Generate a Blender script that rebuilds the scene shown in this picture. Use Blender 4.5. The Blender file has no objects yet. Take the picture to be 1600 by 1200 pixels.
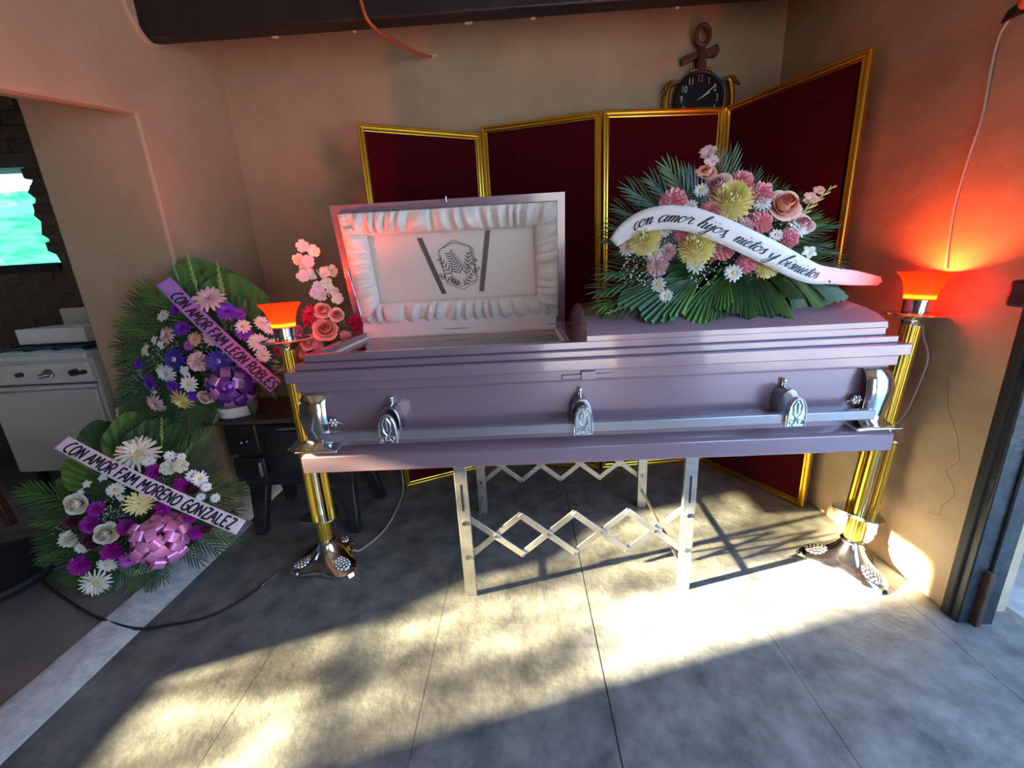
import bpy, math, random
from mathutils import Vector, Matrix, Quaternion
random.seed(7)
V = Vector
S = bpy.context.scene
COL = S.collection
PI = math.pi

# ------------------------------------------------------------------ camera
HC = 1.3; FPX = 650.0
def _cam_axes():
    F = V((12, -182, FPX)).normalized()
    D = V((130, 2400, FPX)); D -= F * D.dot(F); D.normalize()
    R = D.cross(F)
    if R.x < 0: R = -R
    return R, F, -D
_R, _F, _U = _cam_axes()          # world axes written in camera coordinates (x right, y down, z forward)
cd = bpy.data.cameras.new('camera'); cam = bpy.data.objects.new('camera', cd); COL.objects.link(cam)
cd.sensor_width = 36; cd.lens = 36 * FPX / 1600; cd.clip_start = .02; cd.clip_end = 200
def w_of(c): return V((_R.dot(c), _F.dot(c), _U.dot(c)))
cx, cy, cz = w_of(V((1, 0, 0))), w_of(V((0, -1, 0))), w_of(V((0, 0, -1)))
cam.matrix_world = Matrix(((cx.x, cy.x, cz.x, 0), (cx.y, cy.y, cz.y, 0), (cx.z, cy.z, cz.z, HC), (0, 0, 0, 1)))
S.camera = cam
def at(px, py, Y):
    r = w_of(V((px - 800, py - 600, FPX))); return V((0, 0, HC)) + r * (Y / r.y)
def atz(px, py, z=0.0):
    r = w_of(V((px - 800, py - 600, FPX))); return V((0, 0, HC)) + r * ((z - HC) / r.z)
def atx(px, py, X):
    r = w_of(V((px - 800, py - 600, FPX))); return V((0, 0, HC)) + r * (X / r.x)

# ------------------------------------------------------------------ light
W = bpy.data.worlds.new('sky'); S.world = W; W.use_nodes = True
bg = W.node_tree.nodes['Background']; bg.inputs[0].default_value = (.34, .58, 1.0, 1); bg.inputs[1].default_value = 4.6
AZ, EL = math.radians(15), math.radians(16.2)
sd = bpy.data.lights.new('sun', 'SUN'); sun = bpy.data.objects.new('sun', sd); COL.objects.link(sun)
sd.energy = 86; sd.color = (1.0, .88, .62); sd.angle = math.radians(.9)
sdir = V((math.cos(AZ) * math.cos(EL), math.sin(AZ) * math.cos(EL), -math.sin(EL)))
sun.rotation_euler = sdir.to_track_quat('-Z', 'Y').to_euler(); sun.location = (-9, -2, 4)
def portal(name, loc, direction, sx, sy):
    l = bpy.data.lights.new(name, 'AREA'); l.shape = 'RECTANGLE'; l.size = sx; l.size_y = sy; l.cycles.is_portal = True
    o = bpy.data.objects.new(name, l); COL.objects.link(o); o.location = loc
    o.rotation_euler = V(direction).to_track_quat('-Z', 'Z').to_euler()
portal('doorway_portal', (1.75, .1, 1.1), (-1, 0, 0), 2.3, 2.2)
portal('fill_opening_portal', (.7, -2.35, 1.1), (0, 1, 0), .9, 2.2)  # guides sky light through the fill opening added behind the camera
vs = S.view_settings; vs.view_transform = 'Standard'; vs.look = 'None'; vs.gamma = 1; vs.use_curve_mapping = False
vs.exposure = 0.40

# ------------------------------------------------------------------ materials
MATS = {}
def mat(name, col, rough=.5, metal=0, col2=None, nscale=8, ndetail=6, bump=0, bscale=60, lo=.35, hi=.65, spec=.5, coat=0, trans=0, emit=None, estr=0, sheen=0, ior=None, stretch=None, sub=0):
    m = bpy.data.materials.new(name); m.use_nodes = True; nt = m.node_tree; N = nt.nodes; L = nt.links
    b = N['Principled BSDF']
    b.inputs['Base Color'].default_value = (*col, 1); b.inputs['Roughness'].default_value = rough; b.inputs['Metallic'].default_value = metal
    b.inputs['Specular IOR Level'].default_value = spec; b.inputs['Coat Weight'].default_value = coat; b.inputs['Coat Roughness'].default_value = .08
    b.inputs['Transmission Weight'].default_value = trans; b.inputs['Sheen Weight'].default_value = sheen
    if ior: b.inputs['IOR'].default_value = ior
    if sub: b.inputs['Subsurface Weight'].default_value = sub; b.inputs['Subsurface Radius'].default_value = (.01, .006, .004); b.inputs['Subsurface Scale'].default_value = 1
    if emit: b.inputs['Emission Color'].default_value = (*emit, 1); b.inputs['Emission Strength'].default_value = estr
    tc = N.new('ShaderNodeTexCoord'); src = tc.outputs['Object']
    if stretch:
        mp = N.new('ShaderNodeMapping'); mp.inputs['Scale'].default_value = stretch; L.new(src, mp.inputs[0]); src = mp.outputs[0]
    if col2:
        n = N.new('ShaderNodeTexNoise'); n.inputs['Scale'].default_value = nscale; n.inputs['Detail'].default_value = ndetail; n.inputs['Roughness'].default_value = .62
        r = N.new('ShaderNodeValToRGB'); r.color_ramp.elements[0].position = lo; r.color_ramp.elements[1].position = hi
        r.color_ramp.elements[0].color = (*col, 1); r.color_ramp.elements[1].color = (*col2, 1)
        L.new(src, n.inputs['Vector']); L.new(n.outputs['Fac'], r.inputs[0]); L.new(r.outputs[0], b.inputs['Base Color'])
    if bump:
        n2 = N.new('ShaderNodeTexNoise'); n2.inputs['Scale'].default_value = bscale; n2.inputs['Detail'].default_value = 5
        bp = N.new('ShaderNodeBump'); bp.inputs['Strength'].default_value = bump; bp.inputs['Distance'].default_value = .01
        L.new(src, n2.inputs['Vector']); L.new(n2.outputs['Fac'], bp.inputs['Height']); L.new(bp.outputs[0], b.inputs['Normal'])
    MATS[name] = m; return m
M = MATS
mat('plaster', (.43, .298, .172), .75, col2=(.50, .358, .215), nscale=2.2, bump=.25, bscale=25)
mat('plaster_rough', (.44, .315, .19), .7, col2=(.56, .42, .27), nscale=3.5, bump=.22, bscale=16, stretch=(1, 1, 1.6))
mat('slab', (.085, .092, .094), .46, col2=(.31, .315, .295), nscale=8, ndetail=12, bump=.25, bscale=45, lo=.30, hi=.72)
mat('grout', (.24, .20, .15), .9, bump=.3)
mat('kitchen_floor', (.17, .155, .14), .6, col2=(.24, .22, .2), nscale=5, bump=.2)
mat('curb', (.42, .43, .42), .8, col2=(.62, .63, .60), nscale=20, bump=.5, bscale=50)
mat('ceiling', (.40, .31, .22), .85, col2=(.44, .38, .3), nscale=3)
mat('beam_black', (.006, .005, .005), .5, col2=(.02, .016, .014), nscale=6, bump=.3, bscale=40)
mat('brick', (.085, .055, .04), .9, col2=(.15, .10, .075), nscale=14, bump=.6, bscale=50)
mat('mortar', (.13, .11, .09), .95, bump=.5)
mat('frame_black', (.012, .014, .017), .38, col2=(.05, .055, .06), nscale=18, bump=.35, bscale=35, lo=.45, hi=.8)
mat('crack', (.17, .11, .06), .9)
mat('rust', (.10, .045, .02), .8, col2=(.03, .02, .018), nscale=30)
mat('outside_ground', (.42, .43, .43), .9, col2=(.62, .62, .6), nscale=9, bump=.9, bscale=18)
mat('outside_wall', (.55, .56, .57), .9, col2=(.7, .7, .69), nscale=12, bump=.6, bscale=30)
mat('lilac', (.27, .185, .222), .26, metal=.2, coat=.8)
mat('lilac_rail', (.33, .33, .36), .3, metal=.55, coat=.4)
mat('chrome', (.82, .82, .80), .13, metal=1)
mat('chrome_dark', (.42, .40, .43), .22, metal=1)
mat('aluminium', (.40, .39, .36), .36, metal=.8, col2=(.52, .50, .46), nscale=20, bump=.05)
mat('gold', (.80, .50, .06), .24, metal=1)
mat('gold_rod', (.80, .52, .07), .30, metal=.9)
mat('velvet', (.05, .0012, .004), .9, sheen=.04, spec=.08)
mat('satin_white', (.84, .77, .66), .5, sheen=.3)
mat('satin_panel', (.74, .65, .54), .55, bump=.06, bscale=9)
mat('print', (.14, .11, .11), .6)
mat('strap', (.12, .10, .095), .35)
mat('bulb', (1, .6, .2), .4, emit=(1.0, .22, .03), estr=45)
mat('cast_iron', (.012, .012, .013), .42, col2=(.028, .026, .025), nscale=12, bump=.2, bscale=60)
mat('iron_glass', (.03, .032, .03), .12)
mat('shelf_wood', (.05, .032, .022), .5, col2=(.09, .055, .036), nscale=6, stretch=(1, 8, 8))
mat('enamel', (.62, .60, .54), .3)
mat('enamel_panel', (.56, .54, .49), .35)
mat('black_plastic', (.012, .012, .014), .35)
mat('pewter', (.36, .33, .28), .3, metal=.9)
mat('wood_dark', (.07, .035, .025), .5, col2=(.12, .06, .04), nscale=10)
mat('rubber', (.012, .012, .012), .7)
mat('foil', (.7, .74, .75), .25, metal=.6, bump=.6, bscale=40)
mat('white_plastic', (.8, .8, .8), .4)
mat('grate', (.015, .015, .017), .4)
mat('cable_white', (.55, .47, .40), .6)
mat('cable_orange', (.52, .10, .025), .5)
mat('cable_grey', (.42, .39, .33), .5)
mat('bronze', (.30, .17, .06), .35, metal=.8)
mat('clock_wood', (.10, .045, .025), .45)
mat('clock_black', (.006, .006, .008), .3)
mat('clock_ink', (.72, .66, .52), .5)
mat('clock_red', (.55, .16, .14), .5)
# plants
mat('leaf_dark', (.032, .080, .028), .38, col2=(.055, .125, .042), nscale=6)
mat('leaf_mid', (.065, .155, .03), .4, col2=(.10, .22, .045), nscale=6)
mat('leaf_light', (.15, .30, .05), .42, col2=(.22, .38, .08), nscale=6)
mat('bud', (.30, .42, .09), .45, col2=(.42, .52, .16), nscale=40)
mat('f_yellow', (.96, .84, .38), .6, sub=0)
mat('f_cream', (.86, .82, .62), .6, sub=0)
mat('f_gold', (.84, .60, .10), .6)
mat('f_white', (.84, .83, .78), .6, sub=0)
mat('f_pink', (.92, .38, .42), .6, sub=0)
mat('f_palepink', (.84, .56, .55), .6, sub=0)
mat('f_peach', (.85, .42, .27), .6, sub=0)
mat('f_magenta', (.42, .012, .33), .55)
mat('f_orchid', (.55, .09, .55), .55)
mat('f_violet', (.20, .03, .52), .55)
mat('f_blue', (.075, .035, .42), .55)
mat('f_red', (.50, .01, .05), .55)
mat('f_maroon', (.10, .012, .03), .6)
def rose_mat(name, heart, edge):
    m = mat(name, edge, .6); nt = m.node_tree; N = nt.nodes; L = nt.links; tc = N.new('ShaderNodeTexCoord'); sx = N.new('ShaderNodeSeparateXYZ'); ln = N.new('ShaderNodeVectorMath'); ln.operation = 'LENGTH'
    cb = N.new('ShaderNodeCombineXYZ'); r = N.new('ShaderNodeValToRGB'); r.color_ramp.elements[0].color = (*heart, 1); r.color_ramp.elements[1].color = (*edge, 1); r.color_ramp.elements[0].position = .1; r.color_ramp.elements[1].position = .85
    L.new(tc.outputs['Object'], sx.inputs[0]); L.new(sx.outputs[0], cb.inputs[0]); L.new(sx.outputs[1], cb.inputs[1]); L.new(cb.outputs[0], ln.inputs[0]); L.new(ln.outputs['Value'], r.inputs[0]); L.new(r.outputs[0], N['Principled BSDF'].inputs['Base Color'])
rose_mat('r_peach', (.75, .18, .09), (.88, .50, .36)); rose_mat('r_palepink', (.75, .32, .30), (.86, .62, .58)); rose_mat('r_cream', (.80, .68, .40), (.86, .82, .68)); rose_mat('r_pink', (.62, .10, .18), (.85, .38, .45))
mat('ribbon_white', (.84, .78, .74), .35, sheen=.2)
mat('ribbon_lilac', (.40, .20, .56), .35)
mat('ribbon_pinkwhite', (.80, .66, .69), .4)
mat('bow_pink', (.88, .29, .56), .2, metal=.3)
mat('bow_purple', (.17, .045, .40), .2, metal=.45)
mat('bow_mauve', (.52, .24, .54), .22, metal=.45)
mat('ink', (.012, .010, .02), .5)
# the lamp glass lets the bulb's light through, coloured red
def lamp_glass():
    m = bpy.data.materials.new('lamp_glass'); m.use_nodes = True; nt = m.node_tree; N = nt.nodes; L = nt.links
    out = N['Material Output']; N.remove(N['Principled BSDF'])
    t = N.new('ShaderNodeBsdfTranslucent'); t.inputs[0].default_value = (1.0, .16, .02, 1)
    e = N.new('ShaderNodeEmission'); e.inputs[0].default_value = (1.0, .055, .008, 1); e.inputs[1].default_value = .5
    g = N.new('ShaderNodeBsdfGlossy'); g.inputs[0].default_value = (.6, .3, .25, 1); g.inputs[1].default_value = .2
    a = N.new('ShaderNodeAddShader'); x = N.new('ShaderNodeMixShader'); x.inputs[0].default_value = .05
    L.new(t.outputs[0], a.inputs[0]); L.new(e.outputs[0], a.inputs[1]); L.new(a.outputs[0], x.inputs[1]); L.new(g.outputs[0], x.inputs[2]); L.new(x.outputs[0], out.inputs[0])
    M['lamp_glass'] = m
lamp_glass()
def thin_glass(name, col, ior=1.45, rough=.0):
    m = bpy.data.materials.new(name); m.use_nodes = True; nt = m.node_tree; N = nt.nodes; L = nt.links
    out = N['Material Output']; N.remove(N['Principled BSDF'])
    t = N.new('ShaderNodeBsdfTransparent'); t.inputs[0].default_value = (*col, 1)
    g = N.new('ShaderNodeBsdfGlossy'); g.inputs[0].default_value = (1, 1, 1, 1); g.inputs[1].default_value = rough
    f = N.new('ShaderNodeFresnel'); f.inputs[0].default_value = ior; x = N.new('ShaderNodeMixShader')
    L.new(f.outputs[0], x.inputs[0]); L.new(t.outputs[0], x.inputs[1]); L.new(g.outputs[0], x.inputs[2]); L.new(x.outputs[0], out.inputs[0]); M[name] = m
thin_glass('glass', (.94, .95, .95), 1.6)
thin_glass('dimming_pane', (.66, .60, .50), 1.3, .1)  # tint that holds back part of the sunlight
pn_ = M['dimming_pane'].node_tree; n_ = pn_.nodes.new('ShaderNodeTexNoise'); n_.inputs['Scale'].default_value = 7; n_.inputs['Detail'].default_value = 2
r_ = pn_.nodes.new('ShaderNodeValToRGB'); r_.color_ramp.elements[0].position = .42; r_.color_ramp.elements[1].position = .68; r_.color_ramp.elements[0].color = (.38, .355, .30, 1); r_.color_ramp.elements[1].color = (1, .98, .9, 1)  # mottled tint, made to throw bright spots into the sun patch
tc_ = pn_.nodes.new('ShaderNodeTexCoord'); pn_.links.new(tc_.outputs['Object'], n_.inputs['Vector']); pn_.links.new(n_.outputs['Fac'], r_.inputs[0]); pn_.links.new(r_.outputs[0], [q for q in pn_.nodes if q.type == 'BSDF_TRANSPARENT'][0].inputs[0])
def tarp_mat():
    m = bpy.data.materials.new('tarp'); m.use_nodes = True; nt = m.node_tree; N = nt.nodes; L = nt.links
    out = N['Material Output']; N.remove(N['Principled BSDF'])
    tc = N.new('ShaderNodeTexCoord'); n = N.new('ShaderNodeTexNoise'); n.inputs['Scale'].default_value = 5; n.inputs['Detail'].default_value = 6
    mp = N.new('ShaderNodeMapping'); mp.inputs['Scale'].default_value = (1, 1, 4); mp.inputs['Rotation'].default_value = (0, .7, 0)
    r = N.new('ShaderNodeValToRGB'); r.color_ramp.elements[0].color = (.04, .36, .12, 1); r.color_ramp.elements[1].color = (.20, .56, .20, 1)
    r.color_ramp.elements[0].position = .38; r.color_ramp.elements[1].position = .6
    L.new(tc.outputs['Object'], mp.inputs[0]); L.new(mp.outputs[0], n.inputs['Vector']); L.new(n.outputs['Fac'], r.inputs[0])
    t = N.new('ShaderNodeBsdfTranslucent'); d = N.new('ShaderNodeBsdfDiffuse'); x = N.new('ShaderNodeMixShader'); x.inputs[0].default_value = .8
    L.new(r.outputs[0], t.inputs[0]); L.new(r.outputs[0], d.inputs[0]); L.new(d.outputs[0], x.inputs[1]); L.new(t.outputs[0], x.inputs[2]); L.new(x.outputs[0], out.inputs[0])
    M['tarp'] = m
tarp_mat()

# ------------------------------------------------------------------ mesh helpers
WM = {}
def wm(o):
    m = Matrix.Identity(4)
    while o is not None:
        m = o.matrix_basis @ m; o = o.parent
    return m
class MB:
    def __init__(s): s.v = []; s.f = []
    def add(s, vs, fs):
        b = len(s.v); s.v += [V(p) for p in vs]; s.f += [tuple(i + b for i in f) for f in fs]; return s
    def box(s, x0, x1, y0, y1, z0, z1):
        return s.add([(x0, y0, z0), (x1, y0, z0), (x1, y1, z0), (x0, y1, z0), (x0, y0, z1), (x1, y0, z1), (x1, y1, z1), (x0, y1, z1)],
                     [(3, 2, 1, 0), (4, 5, 6, 7), (0, 1, 5, 4), (1, 2, 6, 5), (2, 3, 7, 6), (3, 0, 4, 7)])
    def bar(s, a, b, w, t, up=(0, 0, 1)):
        a, b = V(a), V(b); d = (b - a).normalized(); n = V(up); u = d.cross(n)
        if u.length < 1e-6: n = V((0, 1, 0)); u = d.cross(n)
        u.normalize(); n = u.cross(d).normalized()
        vs = []
        for p in (a, b):
            for i, j in ((-1, -1), (1, -1), (1, 1), (-1, 1)): vs.append(p + u * (i * w / 2) + n * (j * t / 2))
        return s.add(vs, [(3, 2, 1, 0), (4, 5, 6, 7), (0, 1, 5, 4), (1, 2, 6, 5), (2, 3, 7, 6), (3, 0, 4, 7)])
    def tube(s, pts, r, n=8, cap=True):
        pts = [V(p) for p in pts]; k = len(pts); rs = r if isinstance(r, (list, tuple)) else [r] * k
        u = None; rings = []
        for i, p in enumerate(pts):
            d = (pts[min(i + 1, k - 1)] - pts[max(i - 1, 0)]).normalized()
            if u is None: u = d.orthogonal().normalized()
            u = (u - d * u.dot(d)); u = u.normalized() if u.length > 1e-6 else d.orthogonal().normalized()
            w = d.cross(u); rings.append([p + (u * math.cos(2 * PI * j / n) + w * math.sin(2 * PI * j / n)) * rs[i] for j in range(n)])
        vs = [q for ring in rings for q in ring]; fs = []
        for i in range(k - 1):
            for j in range(n): fs.append((i * n + j, i * n + (j + 1) % n, (i + 1) * n + (j + 1) % n, (i + 1) * n + j))
        if cap: fs += [tuple(range(n - 1, -1, -1)), tuple((k - 1) * n + j for j in range(n))]
        return s.add(vs, fs)
    def lathe(s, prof, c=(0, 0, 0), n=24, mod=None, cap=True):
        c = V(c); vs = []; fs = []; k = len(prof)
        for i, (r, z) in enumerate(prof):
            for j in range(n):
                a = 2 * PI * j / n; q = r * (mod(a, i) if mod else 1); vs.append(c + V((q * math.cos(a), q * math.sin(a), z)))
        for i in range(k - 1):
            for j in range(n): fs.append((i * n + j, i * n + (j + 1) % n, (i + 1) * n + (j + 1) % n, (i + 1) * n + j))
        if cap: fs += [tuple(range(n - 1, -1, -1)), tuple((k - 1) * n + j for j in range(n))]
        return s.add(vs, fs)
    def prism(s, poly, o, u, v, n, d):
        o, u, v, n = V(o), V(u), V(v), V(n); k = len(poly)
        a = [o + u * x + v * y for x, y in poly]; b = [p + n * d for p in a]
        return s.add(a + b, [tuple(range(k - 1, -1, -1)), tuple(range(k, 2 * k))] + [(i, (i + 1) % k, (i + 1) % k + k, i + k) for i in range(k)])
    def ring(s, o, i, z0, z1):      # rectangular ring, o / i = (x0, x1, y0, y1)
        def q(r, z): return [(r[0], r[2], z), (r[1], r[2], z), (r[1], r[3], z), (r[0], r[3], z)]
        fs = []
        for k in range(4):
            l = (k + 1) % 4
            fs += [(k, l, 4 + l, 4 + k), (12 + k, 12 + l, 8 + l, 8 + k), (4 + k, 4 + l, 12 + l, 12 + k), (8 + k, 8 + l, l, k)]
        return s.add(q(o, z0) + q(o, z1) + q(i, z0) + q(i, z1), fs)
    def grid(s, fn, nu, nv, flip=False):
        vs = [fn(i / nu, j / nv) for j in range(nv + 1) for i in range(nu + 1)]; fs = []
        for j in range(nv):
            for i in range(nu):
                a = j * (nu + 1) + i; q = (a, a + 1, a + nu + 2, a + nu + 1); fs.append(q[::-1] if flip else q)
        return s.add(vs, fs)
    def sphere(s, c, r, n=8, m=5, sc=(1, 1, 1)):
        c = V(c); vs = [c + V((0, 0, r * sc[2]))]; fs = []
        for i in range(1, m):
            p = PI * i / m
            for j in range(n): a = 2 * PI * j / n; vs.append(c + V((r * sc[0] * math.sin(p) * math.cos(a), r * sc[1] * math.sin(p) * math.sin(a), r * sc[2] * math.cos(p))))
        vs.append(c - V((0, 0, r * sc[2]))); e = len(vs) - 1
        for j in range(n):
            fs.append((0, 1 + j, 1 + (j + 1) % n)); fs.append((e, 1 + (m - 2) * n + (j + 1) % n, 1 + (m - 2) * n + j))
        for i in range(m - 2):
            for j in range(n): fs.append((1 + i * n + j, 1 + (i + 1) * n + j, 1 + (i + 1) * n + (j + 1) % n, 1 + i * n + (j + 1) % n))
        return s.add(vs, fs)
    def torus(s, c, R, r, u, v, n=20, m=8, a0=0, a1=2 * PI):
        c, u, v = V(c), V(u), V(v); k = n if abs(a1 - a0 - 2 * PI) > 1e-6 else n
        return s.tube([c + u * (R * math.cos(a0 + (a1 - a0) * i / n)) + v * (R * math.sin(a0 + (a1 - a0) * i / n)) for i in range(n + 1)], r, m)
    def mesh(s, name, m, smooth=None):
        me = bpy.data.meshes.new(name); me.from_pydata([tuple(p) for p in s.v], [], s.f); me.validate(); me.update()
        if m: me.materials.append(M[m])
        if smooth is not None:
            me.polygons.foreach_set('use_smooth', [True] * len(me.polygons)); me.set_sharp_from_angle(angle=math.radians(smooth))
        return me
    def build(s, name, m, parent=None, smooth=None, bevel=0, local=False, seg=2, solid=0):
        if parent is not None and not local:
            inv = wm(parent).inverted(); s.v = [inv @ p for p in s.v]
        o = bpy.data.objects.new(name, s.mesh(name, m, smooth)); COL.objects.link(o)
        if parent is not None: o.parent = parent
        if solid:
            so = o.modifiers.new('solid', 'SOLIDIFY'); so.thickness = solid; so.offset = 0
        if bevel:
            bv = o.modifiers.new('bevel', 'BEVEL'); bv.width = bevel; bv.segments = seg; bv.limit_method = 'ANGLE'; bv.angle_limit = math.radians(35)
            if smooth is None:
                o.data.polygons.foreach_set('use_smooth', [True] * len(o.data.polygons)); o.data.set_sharp_from_angle(angle=math.radians(40))
        return o
def empty(name, loc, rz=0):
    o = bpy.data.objects.new(name, None); COL.objects.link(o); o.location = loc; o.rotation_euler = (0, 0, rz); o.empty_display_size = .1
    return o
def tag(o, label=None, cat=None, group=None, kind=None):
    if label: o['label'] = label
    if cat: o['category'] = cat
    if group: o['group'] = group
    if kind: o['kind'] = kind
    return o
def thing(name, loc, label, cat, group=None, rz=0):
    o = empty(name, loc, rz); o.matrix_basis = Matrix.Translation(loc) @ Matrix.Rotation(rz, 4, 'Z'); return tag(o, label, cat, group)
def place(name, me, parent, Mw):
    o = bpy.data.objects.new(name, me); COL.objects.link(o); o.parent = parent; o.matrix_basis = wm(parent).inverted() @ Mw; return o
def frame_to(p, z, x=None, sc=1.0, roll=0.0):
    z = V(z).normalized(); x = V(x) if x is not None else z.orthogonal(); x = x - z * x.dot(z)
    x = x.normalized() if x.length > 1e-5 else z.orthogonal().normalized(); y = z.cross(x)
    m = Matrix(((x.x, y.x, z.x, p[0]), (x.y, y.y, z.y, p[1]), (x.z, y.z, z.z, p[2]), (0, 0, 0, 1)))
    sc = sc if isinstance(sc, (tuple, list)) else (sc, sc, sc)
    return m @ Matrix.Rotation(roll, 4, 'Z') @ Matrix.Diagonal((*sc, 1))
def crom(pts, n=6):
    out = []; k = len(pts)
    for i in range(k - 1):
        p0, p1, p2, p3 = pts[max(i - 1, 0)], pts[i], pts[i + 1], pts[min(i + 2, k - 1)]
        for j in range(n):
            t = j / n; out.append(tuple(.5 * (2 * b + (c - a) * t + (2 * a - 5 * b + 4 * c - d) * t * t + (3 * b - a - 3 * c + d) * t ** 3) for a, b, c, d in zip(p0, p1, p2, p3)))
    out.append(tuple(pts[-1])); return out

# ------------------------------------------------------------------ the setting
XL, XR, YB, ZC = -1.65, 1.51, 2.74, 2.85
floor = tag(MB().box(-1.6, 1.75, -2.4, 2.9, -.12, -.006).build('floor', 'grout'), 'grey polished concrete floor scored into square slabs', kind='structure')
gx = [-1.56, -.966, -.369, .214, .828, 1.415, 1.72]; gy = [-2.2, -1.6, -1.0, -.4, .17, .77, 1.368, 1.97, 2.57, 2.75]
slabs = {}
for i in range(len(gx) - 1):
    for j in range(len(gy) - 1):
        x0, x1, y0, y1 = gx[i], gx[i + 1], gy[j], gy[j + 1]
        gl = .0022 if i == 3 else .0009; gr = .0022 if i == 2 else .0009
        if i == 5 and y0 > 1.2: x1 = min(x1, XR + .02)
        MB().box(x0 + gl, x1 - gr, y0 + .0008, y1 - .0008, -.03, 0).build('floor_slab', 'slab', floor)
kf = tag(MB().box(-4.5, -1.68, -2.4, 3.0, -.12, .05).build('floor_kitchen', 'kitchen_floor'), 'smooth greyish brown kitchen floor one low step up', kind='structure')
tag(MB().prism([(-1.70, -.06), (-1.558, -.06), (-1.558, .0), (-1.575, .012), (-1.67, .056), (-1.70, .056)], (0, -2.4, 0), (1, 0, 0), (0, 0, 1), (0, 1, 0), 4.42).build('trim_1', 'curb', bevel=.006), 'pale rough concrete kerb between the two floors', kind='structure')
tag(MB().box(-2.1, 1.9, YB, YB + .2, -.1, ZC).build('wall_back', 'plaster'), 'beige plastered back wall behind the folding screen', kind='structure')
# left wall: pier, header over the opening with a sloping soffit
m = MB().box(-2.17, XL, 2.05, YB + .05, -.1, ZC)
tag(m.build('wall_left', 'plaster', bevel=.012), 'beige plastered wall end beside the kitchen opening', kind='structure')
m = MB(); rows = []
for y_, dz in ((2.075, 0), (1.9, -.025), (1.5, -.10), (1.2, -.14), (-2.4, -.14)):
    rows += [(-2.17, y_, 2.13 + dz), (XL - .03, y_, 2.035 + dz), (XL - .006, y_, 2.042 + dz), (XL + .002, y_, 2.06 + dz), (XL + .002, y_, ZC), (-2.17, y_, ZC)]
m.add(rows, [(6 * k + i, 6 * k + (i + 1) % 6, 6 * k + 6 + (i + 1) % 6, 6 * k + 6 + i) for k in range(4) for i in range(6)] + [(5, 4, 3, 2, 1, 0), tuple(24 + i for i in range(6))])
tag(m.build('wall_header', 'plaster'), 'plastered wall above the kitchen opening', kind='structure')
# right wall with a doorway in front of Y = 1.2
m = MB().box(XR, XR + .2, 1.27, YB + .1, -.1, ZC); m.box(XR, XR + .2, -2.4, 1.3, 2.25, ZC); m.box(XR, XR + .2, -2.4, -1.1, -.1, ZC)
tag(m.build('wall_right', 'plaster_rough'), 'rough ochre plastered wall beside the black door frame', kind='structure')
m = MB().box(-5.1, .25, -2.6, -2.4, -.1, ZC); m.box(1.15, 1.75, -2.6, -2.4, -.1, ZC); m.box(.2, 1.2, -2.6, -2.4, 2.2, ZC)  # unseen opening added behind the camera to let in fill light
tag(m.build('wall_front', 'plaster'), 'plastered wall with an opening added behind the viewer for fill light', kind='structure')
tag(MB().box(-5.1, 1.75, -2.6, 3.2, ZC, ZC + .12).build('ceiling', 'ceiling'), 'bare plaster ceiling', kind='structure')
# beam
bm_ = MB().prism([(0, 0), (.085, 0), (.085, .36), (0, .36)], (XL - .02, 2.195, 2.39), (0, 1, 0), (0, 0, 1), (1, 0, 0), 3.2)
beam = tag(bm_.build('ceiling_beam', 'beam_black', bevel=.010, seg=2), 'soot black beam crossing under the ceiling', kind='structure')
MB().box(.352, .385, 2.180, 2.197, 2.44, 2.52).build('paint_chip', 'enamel', beam, bevel=.004)
for x, w_ in ((-1.1, .03), (-.72, .02), (-.2, .035), (.1, .025), (.75, .02)):
    MB().box(x, x + w_, 2.268, 2.28, 2.382, 2.395).build('plaster_fleck', 'plaster', beam, bevel=.004)
# plaster collar where the beam enters the wall
m = MB()
m.torus((XL + .002, 2.235, 2.55), .105, .016, (0, 1, 0), (0, 0, 1.7), 24, 6)
m.build('plaster_collar', 'plaster', beam, smooth=60)
# kitchen shell
from mathutils.geometry import tessellate_polygon
def wall_with_hole(outer, hole, fn, depth):        # outer / hole: 2D loops; fn(a, b, d) -> world point
    loops = [[V((a, b, 0)) for a, b in outer], [V((a, b, 0)) for a, b in hole]]
    tri = tessellate_polygon(loops); pts = outer + hole; k = len(pts); m = MB()
    vs = [fn(a, b, 0) for a, b in pts] + [fn(a, b, depth) for a, b in pts]
    fs = [tuple(t) for t in tri] + [tuple(i + k for i in t[::-1]) for t in tri]
    no = len(outer)
    for lo, n in ((0, no), (no, len(hole))):
        for i in range(n): a, b = lo + i, lo + (i + 1) % n; fs.append((a, b, b + k, a + k))
    return m.add(vs, fs)
YK = 2.9; KX = -4.4
rag = [(-4.2, 1.5), (-3.12, 1.497), (-3.135, 1.55), (-3.175, 1.57), (-3.15, 1.65), (-3.19, 1.68), (-3.165, 1.76), (-3.20, 1.80), (-3.15, 1.90), (-3.19, 1.94), (-3.13, 2.01), (-3.16, 2.09), (-4.2, 2.11)]
kw = wall_with_hole([(-4.5, -.1), (-2.1, -.1), (-2.1, ZC), (-4.5, ZC)], rag, lambda a, b, d: (a, YK + d, b), .16)
kwall = tag(kw.build('wall_kitchen', 'mortar'), 'dark brick kitchen wall around the ragged window hole', kind='structure')
bme = MB().box(-.115, .115, -.012, .03, -.034, .034).mesh('brick', 'brick')
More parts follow.
